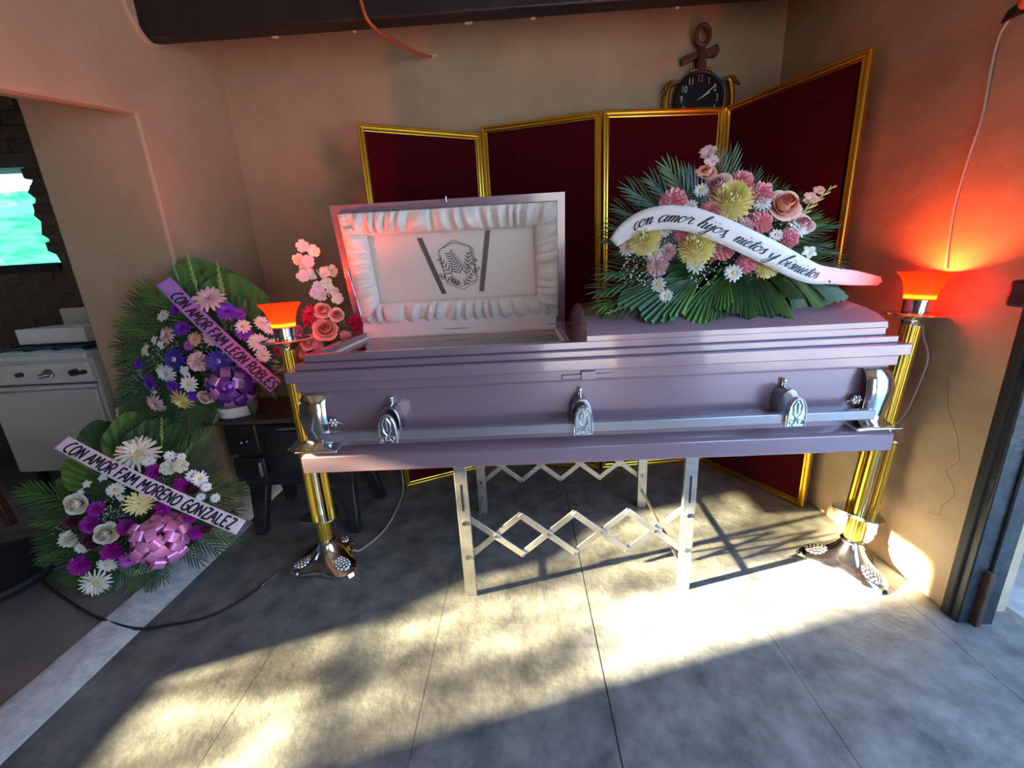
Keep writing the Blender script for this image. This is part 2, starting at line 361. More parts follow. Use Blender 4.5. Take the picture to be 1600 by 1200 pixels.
for r in range(9, 32):
    z = .80 + (r - 9) * .078
    for c in range(9):
        x = -4.15 + c * .24 + (.12 if r % 2 else 0)
        if 1.45 < z < 2.15 and x < -3.0: continue
        if x > -2.3 or z > 2.6: continue
        b = bpy.data.objects.new('brick', bme); COL.objects.link(b); b.parent = kwall
        b.matrix_basis = Matrix.Translation((x + random.uniform(-.004, .004), YK - random.uniform(.0, .008), z)) @ Matrix.Rotation(random.uniform(-.02, .02), 4, 'Y')
for i, z in enumerate((1.60, 1.70, 1.84, 1.95, 2.05)):
    MB().box(-3.175 + .02 * (i % 2), -3.02, YK - .015, YK + .15, z - .032, z + .032).build('brick', 'brick', kwall, bevel=.01)
win = tag(MB().box(-4.2, -3.12, YK - .03, YK + .12, 1.44, 1.497).build('window_1', 'frame_black', bevel=.006), 'dark sill of the kitchen window', kind='structure')
MB().box(-4.2, -3.14, YK + .01, YK + .1, 2.10, 2.15).build('lintel', 'wood_dark', win)
# tarpaulin hanging outside the window
m = MB().grid(lambda u, v: (-4.4 + 1.75 * u, YK + .34 + .03 * math.sin(9 * u + 5 * v) + .02 * math.sin(23 * u * v), 1.3 + .70 * v + .035 * math.sin(5 * u)), 24, 10)
tag(m.build('tarpaulin', 'tarp', smooth=60), 'teal tarpaulin hanging outside the kitchen window', 'tarpaulin')
m = wall_with_hole([(-2.5, -.1), (3.1, -.1), (3.1, ZC), (-2.5, ZC)],
                   [(-.2, .95), (.25, .95), (.30, 1.15), (.41, 1.26), (.42, 1.38), (.63, 1.45), (.64, 1.80), (.23, 1.80), (.18, 1.90), (-.2, 1.90)],
                   lambda a, b, d: (KX - d, a, b), .03)
tag(m.build('wall_kitchen_side', 'mortar'), 'kitchen side wall with the window the sun comes through', kind='structure')
w2 = tag(MB().box(KX - .028, KX - .002, -.2, .45, 1.115, 1.15).build('window_2', 'frame_black'), 'crossbar of the side window', kind='structure')
MB().box(KX - .018, KX - .014, -.2, .42, .95, 1.40).build('dimming_pane', 'dimming_pane', w2)  # unseen panes added to dim and dapple the sun patch
MB().box(KX - .018, KX - .014, .10, .64, 1.405, 1.80).build('dimming_pane', 'dimming_pane', w2)
# outside
g = tag(MB().grid(lambda u, v: (1.70 + 6.3 * u, -8 + 16 * v, -.035 + .02 * math.sin(40 * u) * math.sin(50 * v)), 60, 120).build('ground_outside', 'outside_ground', smooth=60), 'rough pale concrete ground outside the doorway', kind='structure')
tag(MB().grid(lambda u, v: (-8 + 9.7 * u, -10 + 7.4 * v, -.03), 2, 2).build('ground_fill_opening', 'outside_ground'), 'pale ground beyond the added fill opening', kind='structure')
tag(MB().box(2.15, 2.35, 1.1, 5.0, -.1, 2.6).build('wall_outside', 'outside_wall', bevel=.02), 'pale rough rendered wall outside the doorway', kind='structure')
# door frame at the right
df = tag(MB().box(XR - .012, XR + .05, 1.226, 1.262, -.03, 2.24).build('door_1', 'frame_black', bevel=.004), 'black painted steel door frame with a rusty foot', kind='structure')
MB().box(XR + .045, XR + .10, 1.216, 1.25, -.03, 2.24).build('jamb_plate', 'frame_black', df, bevel=.004)
MB().box(XR - .02, XR + .02, 1.250, 1.285, .0, 2.24).build('sealing_strip', 'rubber', df, bevel=.008)
MB().box(XR + .03, XR + .05, 1.205, 1.232, -.02, .22).build('rusty_edge', 'rust', df, bevel=.004)
MB().box(XR - .06, XR + .03, 1.235, 1.30, 1.11, 1.19).build('latch_box', 'black_plastic', df, bevel=.012)
# plaster crack on the right wall is a thin groove line
pts = [atx(x, y, XR - .0005) for x, y in ((1480, 585), (1482, 640), (1496, 680), (1500, 720), (1478, 735), (1490, 760), (1492, 775), (1472, 790), (1468, 805), (1450, 800))]
m = MB(); m.tube(pts, .0006, 5); ck = m.build('crack', 'crack', bpy.data.objects['wall_right'])

# ------------------------------------------------------------------ casket
CX0, CX1, CY0, CY1 = -.835, 1.29, 1.385, 2.065
cas = thing('casket', ((CX0 + CX1) / 2, (CY0 + CY1) / 2, .605), 'open lilac metal casket with white padded lid, resting on the folding truck', 'casket')
def rr(d): return (CX0 + d, CX1 - d, CY0 + d, CY1 - d)
HOLE = (-.745, 1.2, 1.475, 1.965)
m = MB(); o, i2 = rr(0), rr(.045)
def rect(r, z): return [(r[0], r[2], z), (r[1], r[2], z), (r[1], r[3], z), (r[0], r[3], z)]
m.add(rect(o, .605) + rect(o, .668) + rect(rr(.012), .678) + rect(i2, .692), [(3, 2, 1, 0), (12, 13, 14, 15)] + [(4 * k + a, 4 * k + (a + 1) % 4, 4 * k + 4 + (a + 1) % 4, 4 * k + 4 + a) for k in range(3) for a in range(4)])
m.build('base_moulding', 'lilac', cas, bevel=.003)
b = MB().ring(rr(.045), HOLE, .68, .925); b.box(HOLE[0], HOLE[1], HOLE[2], HOLE[3], .68, .70)
body = b.build('body', 'lilac', cas, bevel=.012, seg=3)
MB().ring(rr(.020), HOLE, .912, .952).build('upper_moulding', 'lilac', cas, bevel=.003)
MB().ring(rr(.034), rr(.06), .903, .914).build('bead', 'lilac', cas, bevel=.004)
MB().ring(rr(0), HOLE, .950, .990).build('rim', 'lilac', cas, bevel=.003)
MB().ring(rr(.027), HOLE, .990, 1.013).build('upper_step', 'lilac', cas, bevel=.002)
MB().ring(rr(.052), HOLE, 1.013, 1.040).build('top_step', 'lilac', cas, bevel=.002)
MB().box(.165, .225, HOLE[2] - .01, HOLE[3] + .01, .72, 1.038).build('divider', 'lilac', cas, bevel=.003)
# latch plate under the rim
MB().box(.13, .30, CY0 + .012, CY0 + .022, .917, .934).build('latch_bar', 'lilac', cas, bevel=.002)
MB().box(.195, .245, CY0 + .006, CY0 + .02, .914, .945).build('latch_plate', 'lilac', cas, bevel=.002)
# interior
lin = MB()
lin.grid(lambda u, v: (-.742 + .905 * u, 1.478 + .02 * abs(math.sin(26 * u)) * (1 - v), .72 + .29 * v), 60, 4)
lin.grid(lambda u, v: (-.742 + .905 * u, 1.962 - (.012 + .02 * abs(math.sin(30 * u + 1.5 * v))) * (1 - v), .72 + .29 * v), 60, 6)
lin.grid(lambda u, v: (-.740 + .02 * abs(math.sin(17 * u)) * (1 - v), 1.48 + .48 * u, .72 + .29 * v), 30, 4)
lin.grid(lambda u, v: (.162 - .02 * abs(math.sin(17 * u)) * (1 - v), 1.48 + .48 * u, .72 + .29 * v), 30, 4)
lin.build('lining', 'satin_white', cas, smooth=60)
MB().grid(lambda u, v: (-.73 + .88 * u, 1.49 + .46 * v, .80 + .03 * math.sin(PI * u) * math.sin(PI * v) + .006 * math.sin(40 * u) * math.sin(17 * v)), 30, 16).build('mattress', 'satin_white', cas, smooth=60)
MB().box(-.738, .160, 1.482, 1.958, 1.006, 1.011).build('glass_cover', 'glass', cas)
e = MB(); e.ring((-.744, .164, 1.476, 1.964), (-.728, .148, 1.490, 1.95), 1.011, 1.022); e.build('glass_trim', 'satin_white', cas, bevel=.003)
# lids
HY, HZ = CY1 - .055, 1.036; LW = HY - (CY0 + .055)
def lidp(x, v, w, th):
    c, s_ = math.cos(th), math.sin(th); return V((x, HY - v * c + w * s_, HZ + v * s_ + w * c))
def prof(n=18):
    P = [(0, 0), (0, .022)]
    for i in range(1, n):
        t = i / n; P.append((LW * t, .022 + .088 * math.sin(PI * t) ** .62))
    return P + [(LW, .022), (LW, 0)]
P = prof()
def lid_shell(x0, x1, th, hollow):
    m = MB(); k = len(P)
    ins = .035
    def xs(w): return (x0 + ins * .5 * (w / .12) ** 2, x1 - (ins * .5 if hollow else .13) * (w / .12) ** 2)
    a = [lidp(xs(w)[0], v, w, th) for v, w in P]; b = [lidp(xs(w)[1], v, w, th) for v, w in P]
    fs = [(i, i + 1, i + 1 + k, i + k) for i in range(k - 1)] + [tuple(range(k - 1, -1, -1)), tuple(range(k, 2 * k))]
    m.add(a + b, fs)
    if hollow:
        q = lambda d, w: [lidp(x0 + d, d, w, th), lidp(x1 - d, d, w, th), lidp(x1 - d, LW - d, w, th), lidp(x0 + d, LW - d, w, th)]
        m.add(q(0, 0) + q(.032, 0) + q(.032, .03), [(k, (k + 1) % 4, 4 + (k + 1) % 4, 4 + k) for k in range(4)] + [(4 + k, 4 + (k + 1) % 4, 8 + (k + 1) % 4, 8 + k) for k in range(4)])
    else: m.f.append((0, k, 2 * k - 1, k - 1))
    return m
fl = lid_shell(.222, CX1 - .045, 0, False).build('foot_lid', 'lilac', cas, smooth=35)
TH = math.radians(80)
hx0, hx1 = CX0 + .03, .205
hl = lid_shell(hx0, hx1, TH, True).build('head_lid', 'lilac', cas, smooth=35)
hp = lambda x, v, w: lidp(x, v, w, TH)
MB().add([hp(hx0 + .03, .03, .028), hp(hx1 - .03, .03, .028), hp(hx1 - .03, LW - .03, .028), hp(hx0 + .03, LW - .03, .028)], [(0, 1, 2, 3)]).build('lid_panel', 'satin_panel', hl)
def nz(t, k): return math.sin(t * 1.7 + k) + .6 * math.sin(t * 3.9 + 2.1 * k) + .4 * math.sin(t * 8.3 + k * .7)
x0, x1, v0, v1, BW = hx0 + .035, hx1 - .035, .035, LW - .035, .097
def ruffle(side, k):
    def fn(u, v):
        if side in 'tb':
            xx0, xx1 = x0 + BW * v, x1 - BW * v; x = xx0 + (xx1 - xx0) * u; vv = (v1 - BW * v) if side == 't' else (v0 + BW * v); s_ = x; 
        else:
            a, b_ = v0 + BW * v, v1 - BW * v; vv = a + (b_ - a) * u; x = (x0 + BW * v) if side == 'l' else (x1 - BW * v); s_ = vv
        bul = .034 * math.sin(PI * min(1, .12 + .88 * v)) ** .8 + .012
        if v >= 1: bul = -.006
        ph = s_ * 105 + 2.2 * nz(s_ * 6, k) + 2.6 * v * math.sin(s_ * 9 + k)
        wr = (.0145 * math.sin(ph) + .006 * math.sin(ph * 2.3 + 1)) * math.sin(PI * min(1, v * .9 + .05)) * (1.0 if side in 'tb' else .8)
        return hp(x, vv, .012 - bul - wr)
    MB().grid(fn, 150 if side in 'tb' else 80, 12, flip=side in 'tr').build('ruffle', 'satin_white', hl, smooth=80)
for s_, k in (('t', .3), ('b', 1.9), ('l', 3.1), ('r', 4.4)): ruffle(s_, k)
# apron from the lid to the casket edge
MB().grid(lambda u, v: hp(hx0 + .045 + (hx1 - hx0 - .09) * u, .060 - .064 * v, -.022 - .02 * v ** 2 + .003 * math.sin(12 * u + 3 * v)) - V((0, .02 * v, .022 * v * v)), 30, 8).build('apron', 'satin_white', hl, smooth=70)
# straps and printed emblem on the panel
def pan(px, py): # picture of the emblem -> panel coordinates
    p = at(px, py, 1.98); return p.x, (p.z - HZ) / math.sin(TH)
sm = MB()
for (a, b2) in (((657, 374), (693, 461)), ((763, 362), (752, 457))):
    (xa, va), (xb, vb) = pan(*a), pan(*b2); q = .011
    MB().add([hp(xa - q, va, .0245), hp(xa + q, va, .0245), hp(xb + q, vb, .0245), hp(xb - q, vb, .0245)], [(0, 1, 2, 3)]).build('strap', 'strap', hl, solid=.002)
def stroke2(m, pts, w0, mapf, w1=None):
    k = len(pts)
    if k < 2: return
    L_, R_ = [], []
    for i, p in enumerate(pts):
        a, b_ = pts[max(0, i - 1)], pts[min(k - 1, i + 1)]; dx, dy = b_[0] - a[0], b_[1] - a[1]; l = math.hypot(dx, dy) or 1
        w = (w0(i / (k - 1), dx / l, dy / l) if callable(w0) else w0) / 2
        L_.append(mapf(p[0] - dy / l * w, p[1] + dx / l * w)); R_.append(mapf(p[0] + dy / l * w, p[1] - dx / l * w))
    b0 = len(m.v); m.v += [V(q) for q in L_ + R_]; m.f += [(b0 + i, b0 + i + 1, b0 + k + i + 1, b0 + k + i) for i in range(k - 1)]
emb = MB(); Z6 = lambda x, y: pan(660 + x * .1, 350 + y * .1); mp = lambda a, b_: hp(a, b_, .0255)
for poly in ([(480, 265), (755, 365), (815, 660), (850, 905), (630, 1045), (375, 955), (330, 740), (265, 430), (480, 265)], [(490, 305), (740, 375), (830, 800), (850, 880), (600, 1000), (390, 930), (310, 680), (245, 470), (290, 410), (490, 305)], [(760, 385), (790, 390), (865, 860)]):
    stroke2(emb, [Z6(*p) for p in poly], .0028, mp)
def sprig(x0_, y0_, x1_, y1_, n, l, sp=.9):
    stroke2(emb, [Z6(x0_, y0_), Z6(x1_, y1_)], .002, mp); a = math.atan2(y1_ - y0_, x1_ - x0_)
    for i in range(n):
        t = (i + .6) / n; bx, by = x0_ + (x1_ - x0_) * t, y0_ + (y1_ - y0_) * t; ll = l * (1.1 - .55 * t)
        for s_ in (-1, 1):
            e_ = (bx + ll * math.cos(a + s_ * sp), by + ll * math.sin(a + s_ * sp)); mid = ((bx + e_[0]) / 2, (by + e_[1]) / 2)
            stroke2(emb, [Z6(bx, by), Z6(*mid), Z6(*e_)], lambda t_, dx, dy: .006 * math.sin(PI * (.15 + .8 * t_)), mp)
sprig(600, 800, 420, 470, 8, 150); sprig(680, 830, 720, 470, 6, 110, .7); sprig(470, 820, 270, 560, 5, 100); sprig(620, 960, 400, 880, 4, 80, .6)
sprig(640, 980, 770, 800, 4, 80); sprig(560, 980, 440, 840, 4, 70); sprig(680, 740, 850, 560, 3, 70); sprig(360, 880, 260, 810, 3, 60); sprig(760, 790, 890, 700, 3, 60)
emb.build('emblem', 'print', hl)
# support arm of the lid
m = MB(); m.bar((hx0 + .055, HY - .03, 1.03), hp(hx0 + .02, .30, -.004), .008, .004); m.build('lid_stay', 'aluminium', cas)
m = MB(); m.sphere(hp((hx0 + hx1) / 2 + .0, LW + .004, .01), .008); m.tube([hp((hx0 + hx1) / 2, LW - .012, -.004), hp((hx0 + hx1) / 2, LW + .008, -.002)], .006); m.build('lid_catch', 'chrome_dark', hl, smooth=50)
# carrying rail and lugs
RYc = CY0 - .028
MB().box(-.72, 1.175, RYc - .014, RYc + .014, .742, .776).build('carrying_rail', 'lilac_rail', cas, bevel=.004)
def gothic(w, h, n=8):
    p = [(-w, 0), (w, 0), (w, h * .45)]
    for i in range(1, n): t = i / n; p.append((w * (1 - t ** 1.7), h * (.45 + .55 * math.sin(t * PI / 2) ** .85)))
    p.append((0, h)); q = [(-x, y) for x, y in p[2:-1]][::-1]
    return p + q
for lx in (-.483, .193, .905):
    lug = MB().prism(gothic(.033, .105), (lx, RYc - .026, .733), (1, 0, 0), (0, 0, 1), (0, 1, 0), .016).build('lug', 'chrome', cas, bevel=.003)
    MB().prism(gothic(.036, .112), (lx, RYc + .016, .742), (1, 0, 0), (0, 0, 1), (0, 1, 0), CY0 + .046 - RYc - .016).build('lug_arm', 'chrome_dark', lug, bevel=.004)
    f = MB()
    outl = [(x * .86, .004 + y * .93) for x, y in gothic(.033, .105)]
    f.tube([V((lx + x, RYc - .028, .733 + y)) for x, y in outl + outl[:1]], .0024, 6)
    for sgn in (-1, 1):
        f.tube([V((lx + sgn * x, RYc - .028, .733 + y)) for x, y in ((.003, .095), (.014, .075), (.012, .045), (.003, .032), (.004, .02))], .0022, 6)
        f.torus((lx + sgn * .014, RYc - .028, .751), .008, .0022, (1, 0, 0), (0, 0, 1), 10, 6)
    f.tube([(lx, RYc - .028, .82), (lx, RYc - .028, .78)], .0026, 6); f.box(lx - .012, lx + .012, RYc - .031, RYc - .026, .738, .746)
    f.build('tracery', 'chrome', lug, smooth=60)
    f = MB(); f.sphere((lx, CY0 + .034, .872), .010); f.tube([(lx, CY0 + .04, .845), (lx, CY0 + .034, .866)], .008); f.build('finial', 'chrome', lug, smooth=60)
# chrome corner ornaments
for sx, sy in ((-1, -1), (1, -1), (-1, 1), (1, 1)):
    ox = CX0 + .045 if sx < 0 else CX1 - .045; oy = CY0 + .045 if sy < 0 else CY1 - .045
    pr = [(.004, .905), (.020, .895), (.034, .865), (.040, .82), (.036, .775), (.026, .735), (.030, .712), (.050, .700), (.055, .694)]
    m = MB()
    def ring_(off, z):   # L-shaped plan at the corner
        a = .075
        return [V((ox - sx * a, oy + sy * off, z)), V((ox - sx * .01, oy + sy * off, z)), V((ox + sx * off * .7, oy + sy * off * .7, z)), V((ox + sx * off, oy - sy * .01, z)), V((ox + sx * off, oy - sy * a, z))]
    rows = [ring_(o_, z) for o_, z in pr]; vs_ = [p for r_ in rows for p in r_]
    m.add(vs_, [(5 * i + j, 5 * i + j + 1, 5 * i + j + 6, 5 * i + j + 5) for i in range(len(rows) - 1) for j in range(4)])
    co = m.build('corner_ornament', 'chrome', cas, smooth=50, solid=.004)
    MB().box(min(ox - sx * .10, ox + sx * .055), max(ox - sx * .10, ox + sx * .055), min(oy - sy * .06, oy + sy * .062), max(oy - sy * .06, oy + sy * .062), .690, .700).build('foot_plate', 'chrome', co, bevel=.004)
    m = MB(); cxr = ox - sx * .085; cyr = oy + sy * .012
    for a_ in range(6): m.sphere((cxr + .014 * math.cos(a_ * PI / 3), cyr + sy * .006, .792 + .012 * math.sin(a_ * PI / 3)), .008, 6, 4)
    m.sphere((cxr, cyr + sy * .012, .792), .008); m.tube([(cxr, cyr, .792), (cxr - sx * .03, cyr, .783)], .004, 6); m.build('rosette', 'chrome', co, smooth=60)

# ------------------------------------------------------------------ folding truck under the casket
tr = thing('folding_truck', (.17, 1.73, 0), 'aluminium folding trolley with scissor bars carrying the casket', 'trolley')
LXS = (-.262, .607)
for ly in (1.43, 2.035):
    for lx in LXS:
        sgn = -1 if ly < 1.7 else 1
        leg = MB().box(lx - .024, lx + .024, ly - .009, ly + .009, 0, .603).build('leg', 'aluminium', tr, bevel=.002)
        f = MB().box(lx - .0035, lx + .0035, ly - .0100, ly + .0100, .40, .515); f.build('slot', 'black_plastic', leg)
        for bz in (.348, .19):
            f = MB(); f.tube([(lx, ly - .010, bz), (lx, ly - .017, bz)], .009, 10); f.build('bolt', 'chrome_dark', leg, smooth=40)
    x0, x1 = LXS[0] + .01, LXS[1] - .01; cw = (x1 - x0) / 4; zt, zb = .358, .172
    yo = ly + .017
    for i in range(4):
        for k, (za, zb_) in enumerate(((zt, zb), (zb, zt))):
            yy = yo + (.000 if k == 0 else .0065)
            br = MB(); br.bar((x0 + i * cw - .004, yy, za), (x0 + (i + 1) * cw + .004, yy, zb_), .026, .006, (0, 1, 0))
            bo = br.build('scissor_bar', 'aluminium', tr, bevel=.0015)
            MB().tube([(x0 + (i + 1) * cw, yy - .007, zb_), (x0 + (i + 1) * cw, yy + .005, zb_)], .006, 8).build('rivet', 'chrome_dark', bo, smooth=40)
            if k == 0: MB().tube([(x0 + (i + .5) * cw, yy - .007, (zt + zb) / 2), (x0 + (i + .5) * cw, yy + .01, (zt + zb) / 2)], .006, 8).build('rivet', 'chrome_dark', bo, smooth=40)
for lx in LXS:
    MB().bar((lx, 1.44, .09), (lx, 2.03, .10), .012, .008).build('side_rod', 'aluminium', tr)
    MB().box(lx - .02, lx + .02, 1.43, 2.04, .585, .6045).build('top_rail', 'aluminium', tr)

# ------------------------------------------------------------------ folding screen
SP = [V((-.785, 2.335, 0)), V((-.185, 2.625, 0)), V((.468, 2.485, 0)), V((1.135, 2.555, 0)), V((1.440, 1.962, 0))]
scr = thing('folding_screen', (.4, 2.5, 0), 'four panel folding screen of dark red velvet in gold frames', 'screen')
RW = .034
RP = [(0, -.014), (0, .010), (.004, .014), (.009, .014), (.012, .008), (.016, .006), (.020, .012), (.026, .012), (.029, .006), (RW, .004), (RW, -.014)]
def rail(A, B, inw, nrm):
    A, B = V(A), V(B); d = (B - A).normalized(); m = MB(); k = len(RP)
    a = [A + inw * x + d * x + nrm * y for x, y in RP]; b_ = [B + inw * x - d * x + nrm * y for x, y in RP]
    return m.add(a + b_, [(i, (i + 1) % k, (i + 1) % k + k, i + k) for i in range(k)] + [tuple(range(k - 1, -1, -1)), tuple(range(k, 2 * k))])
for i in range(4):
    a, b_ = SP[i].copy(), SP[i + 1].copy(); d = (b_ - a).normalized(); a += d * .004; b_ -= d * .004
    n = V((d.y, -d.x, 0)); hz = 2.065; up = V((0, 0, 1)); zb = V((0, 0, .004)); zt = V((0, 0, hz - (.03 if i == 0 else 0)))
    m = MB(); q = [a + d * .02 + zb + up * .02, b_ - d * .02 + zb + up * .02, b_ - d * .02 + zt - up * .02, a + d * .02 + zt - up * .02]
    m.add([p + n * .002 for p in q] + [p - n * .010 for p in q], [(0, 1, 2, 3), (7, 6, 5, 4)] + [(k, (k + 1) % 4, 4 + (k + 1) % 4, 4 + k)[::-1] for k in range(4)])
    pn = m.build('velvet_panel', 'velvet', scr)
    rail(a + zb, b_ + zb, up, n).build('frame_rail', 'gold', pn); rail(b_ + zt, a + zt, -up, n).build('frame_rail', 'gold', pn)
    rail(b_ + zb, b_ + zt, -d, n).build('frame_rail', 'gold', pn); rail(a + zt, a + zb, d, n).build('frame_rail', 'gold', pn)

# ------------------------------------------------------------------ candle stands
def stand(x, y, lean, rz, label):
    t = thing('candle_stand', (x, y, 0), label, 'lamp stand', 'gold and chrome candle stands')
    t.matrix_basis = Matrix.Translation((x, y, 0)) @ Matrix.Rotation(lean, 4, 'Y') @ Matrix.Rotation(rz, 4, 'Z')
    kw = dict(parent=t, local=True)
    lob = lambda a, i: 1 + ([.24, .24, .22, .17, .10, .05, 0, 0, 0, 0, 0][i]) * math.cos(3 * a)
    b = MB().lathe([(.128, .010), (.134, .018), (.128, .030), (.108, .040), (.086, .052), (.066, .070), (.050, .092), (.041, .108), (.036, .118), (.041, .128), (.032, .138)], n=48, mod=lob)
    base = b.build('base', 'chrome', smooth=50, **kw)
    for k in range(3):
        a = k * 2 * PI / 3; ca, sa = math.cos(a), math.sin(a)
        f = MB().add([(ca * .135 - sa * .022, sa * .135 + ca * .022, 0), (ca * .135 + sa * .022, sa * .135 - ca * .022, 0), (ca * .178 + sa * .017, sa * .178 - ca * .017, 0), (ca * .178 - sa * .017, sa * .178 + ca * .017, 0),
                      (ca * .12 - sa * .022, sa * .12 + ca * .022, .03), (ca * .12 + sa * .022, sa * .12 - ca * .022, .03), (ca * .168 + sa * .015, sa * .168 - ca * .015, .022), (ca * .168 - sa * .015, sa * .168 + ca * .015, .022)],
                     [(0, 1, 2, 3), (7, 6, 5, 4), (0, 4, 5, 1), (1, 5, 6, 2), (2, 6, 7, 3), (3, 7, 4, 0)])
        f.build('foot', 'chrome', parent=base, local=True, bevel=.004)
        g_ = MB(); rnd = random.Random(k)
        for r_, n_ in ((.145, 2), (.132, 4), (.118, 5), (.104, 5), (.091, 4), (.08, 3)):
            for q in range(n_):
                w_ = (q - (n_ - 1) / 2) * .0135; g_.sphere((ca * r_ - sa * w_, sa * r_ + ca * w_, .047 - .30 * (r_ - .1) + .006 * math.cos(w_ * 60)), .0082, 7, 5)
        g_.build('grape_cluster', 'chrome', parent=base, local=True, smooth=70)
    flute = lambda a, i: 1 + .045 * math.cos(18 * a)
    MB().lathe([(.029, .13), (.029, .238)], n=72, mod=flute).build('lower_stem', 'gold_rod', smooth=80, **kw)
    tri = lambda a, i: 1 + .16 * math.cos(3 * a)
    def tray(z, s): return MB().lathe([(.026 * s, z), (.032 * s, z + .012), (.05 * s, z + .022), (.064 * s, z + .028), (.064 * s, z + .034), (.04 * s, z + .034), (.02 * s, z + .036)], n=36, mod=tri)
    tray(.232, 1.25).build('tray', 'chrome', smooth=50, **kw)
    for k in range(3):
        a = PI / 3 + k * 2 * PI / 3
        MB().lathe([(.0155, .262), (.0155, .60)], c=(.042 * math.cos(a), .042 * math.sin(a), 0), n=36, mod=lambda a_, i: 1 + .05 * math.cos(12 * a_)).build('rod', 'gold_rod', smooth=80, **kw)
    MB().lathe([(.019, .262), (.019, .60)], n=24).build('centre_tube', 'chrome', smooth=60, **kw)
    MB().lathe([(.066, .595), (.070, .600), (.066, .606), (.05, .614), (.036, .63), (.030, .64)], n=36, mod=tri).build('upper_tray', 'chrome', smooth=50, **kw)
    MB().lathe([(.030, .635), (.030, 1.030)], n=72, mod=flute).build('upper_stem', 'gold_rod', smooth=80, **kw)
    MB().lathe([(.030, 1.028), (.034, 1.040), (.046, 1.052), (.060, 1.058), (.094, 1.062), (.098, 1.066), (.094, 1.070), (.05, 1.068), (.02, 1.068)], n=40).build('drip_dish', 'chrome', smooth=50, **kw)
    MB().lathe([(.040, 1.068), (.041, 1.072), (.040, 1.09), (.043, 1.122), (.040, 1.122), (.034, 1.10)], n=40).build('cup', 'chrome', smooth=50, **kw)
    pr = [(.043, 1.118), (.0445, 1.135), (.048, 1.155), (.055, 1.178), (.065, 1.197), (.078, 1.211), (.076, 1.2125), (.062, 1.198), (.052, 1.179), (.045, 1.156), (.041, 1.136)]
    MB().lathe(pr, n=40, cap=False).build('lamp_shade', 'lamp_glass', smooth=60, **kw)
    MB().lathe([(.006, 1.105), (.014, 1.12), (.019, 1.138), (.016, 1.155), (.006, 1.165), (.001, 1.166)], n=16).build('bulb', 'bulb', smooth=60, **kw)
    l = bpy.data.lights.new('bulb_light', 'POINT'); l.energy = LAMP_W; l.color = (1.0, .085, .022); l.shadow_soft_size = .022
    lo = bpy.data.objects.new('bulb_light', l); COL.objects.link(lo); lo.parent = t; lo.location = (0, 0, 1.172)
LAMP_W = 14
stand(-.957, 1.655, 0, math.radians(84), 'candle stand with a glowing red lamp, left of the casket')
stand(1.334, 1.535, math.radians(4.2), math.radians(-82), 'leaning candle stand with a glowing red lamp against the ochre wall')

# ------------------------------------------------------------------ anchor clock
CY = YB - .03
ck = thing('anchor_clock', (1.045, YB, 2.15), 'anchor shaped wall clock with a black dial and gold flukes', 'clock')
cc = V((1.045, CY - .02, 2.155))
ux, uz = V((1, 0, 0)), V((0, 0, 1))
m = MB(); m.prism([(.128 * math.cos(a * PI / 20), .128 * math.sin(a * PI / 20)) for a in range(40)], cc, ux, uz, (0, 1, 0), .04); m.build('dial', 'clock_black', ck)
m = MB(); m.torus(cc, .132, .008, ux, uz, 40, 8); m.build('bezel', 'clock_black', ck, smooth=60)
def text_mesh(body, size):
    cu = bpy.data.curves.new('t', 'FONT'); cu.body = body; cu.size = size; cu.align_x = 'CENTER'; cu.align_y = 'CENTER'; cu.resolution_u = 3
    o = bpy.data.objects.new('t', cu); COL.objects.link(o); dg = bpy.context.evaluated_depsgraph_get(); me = o.evaluated_get(dg).to_mesh()
    vs_ = [v.co.copy() for v in me.vertices]; fs_ = [tuple(p.vertices) for p in me.polygons]; o.evaluated_get(dg).to_mesh_clear(); bpy.data.objects.remove(o); bpy.data.curves.remove(cu)
    return vs_, fs_
for h in range(1, 13):
    vs_, fs_ = text_mesh(str(h), .042); a = PI / 2 - h * PI / 6; c = cc + ux * (.098 * math.cos(a)) + uz * (.098 * math.sin(a)) - V((0, .002, 0))
    MB().add([c + ux * (v.x * .8) + uz * (v.y * 1.15) for v in vs_], fs_).build('numeral', 'clock_red' if h == 12 else 'clock_ink', ck, solid=.001)
for a, l, w_ in ((math.radians(35), .10, .006), (math.radians(29), .062, .009)):
    m = MB(); m.bar(cc - V((0, .005, 0)) - (ux * math.cos(a) + uz * math.sin(a)) * .012, cc - V((0, .005, 0)) + (ux * math.cos(a) + uz * math.sin(a)) * l, w_, .002, (0, 1, 0)); m.build('hand', 'clock_ink', ck)
m = MB(); m.tube([cc + uz * .13, cc + uz * .24], [.03, .018], 10); m.build('shank', 'clock_wood', ck, smooth=50)
m = MB(); m.prism([(-.10, -.045), (-.10, -.005), (-.04, .012), (.03, .022), (.085, .045), (.10, .012), (.085, -.012), (.03, -.012), (-.03, -.02)], cc + uz * .215, ux, uz, (0, 1, 0), .035); m.build('stock', 'clock_wood', ck, bevel=.005)
m = MB(); m.torus(cc + uz * .30, .036, .013, ux, uz * 1.25, 24, 8); m.build('ring', 'clock_wood', ck, smooth=60)
m = MB()
for k in range(9): m.sphere(cc + ux * (-.055 + .0137 * k) + uz * (.135 + .006 * math.sin(k * .39)) - V((0, .01, 0)), .0085, 6, 4)
m.build('rope', 'gold', ck, smooth=60)
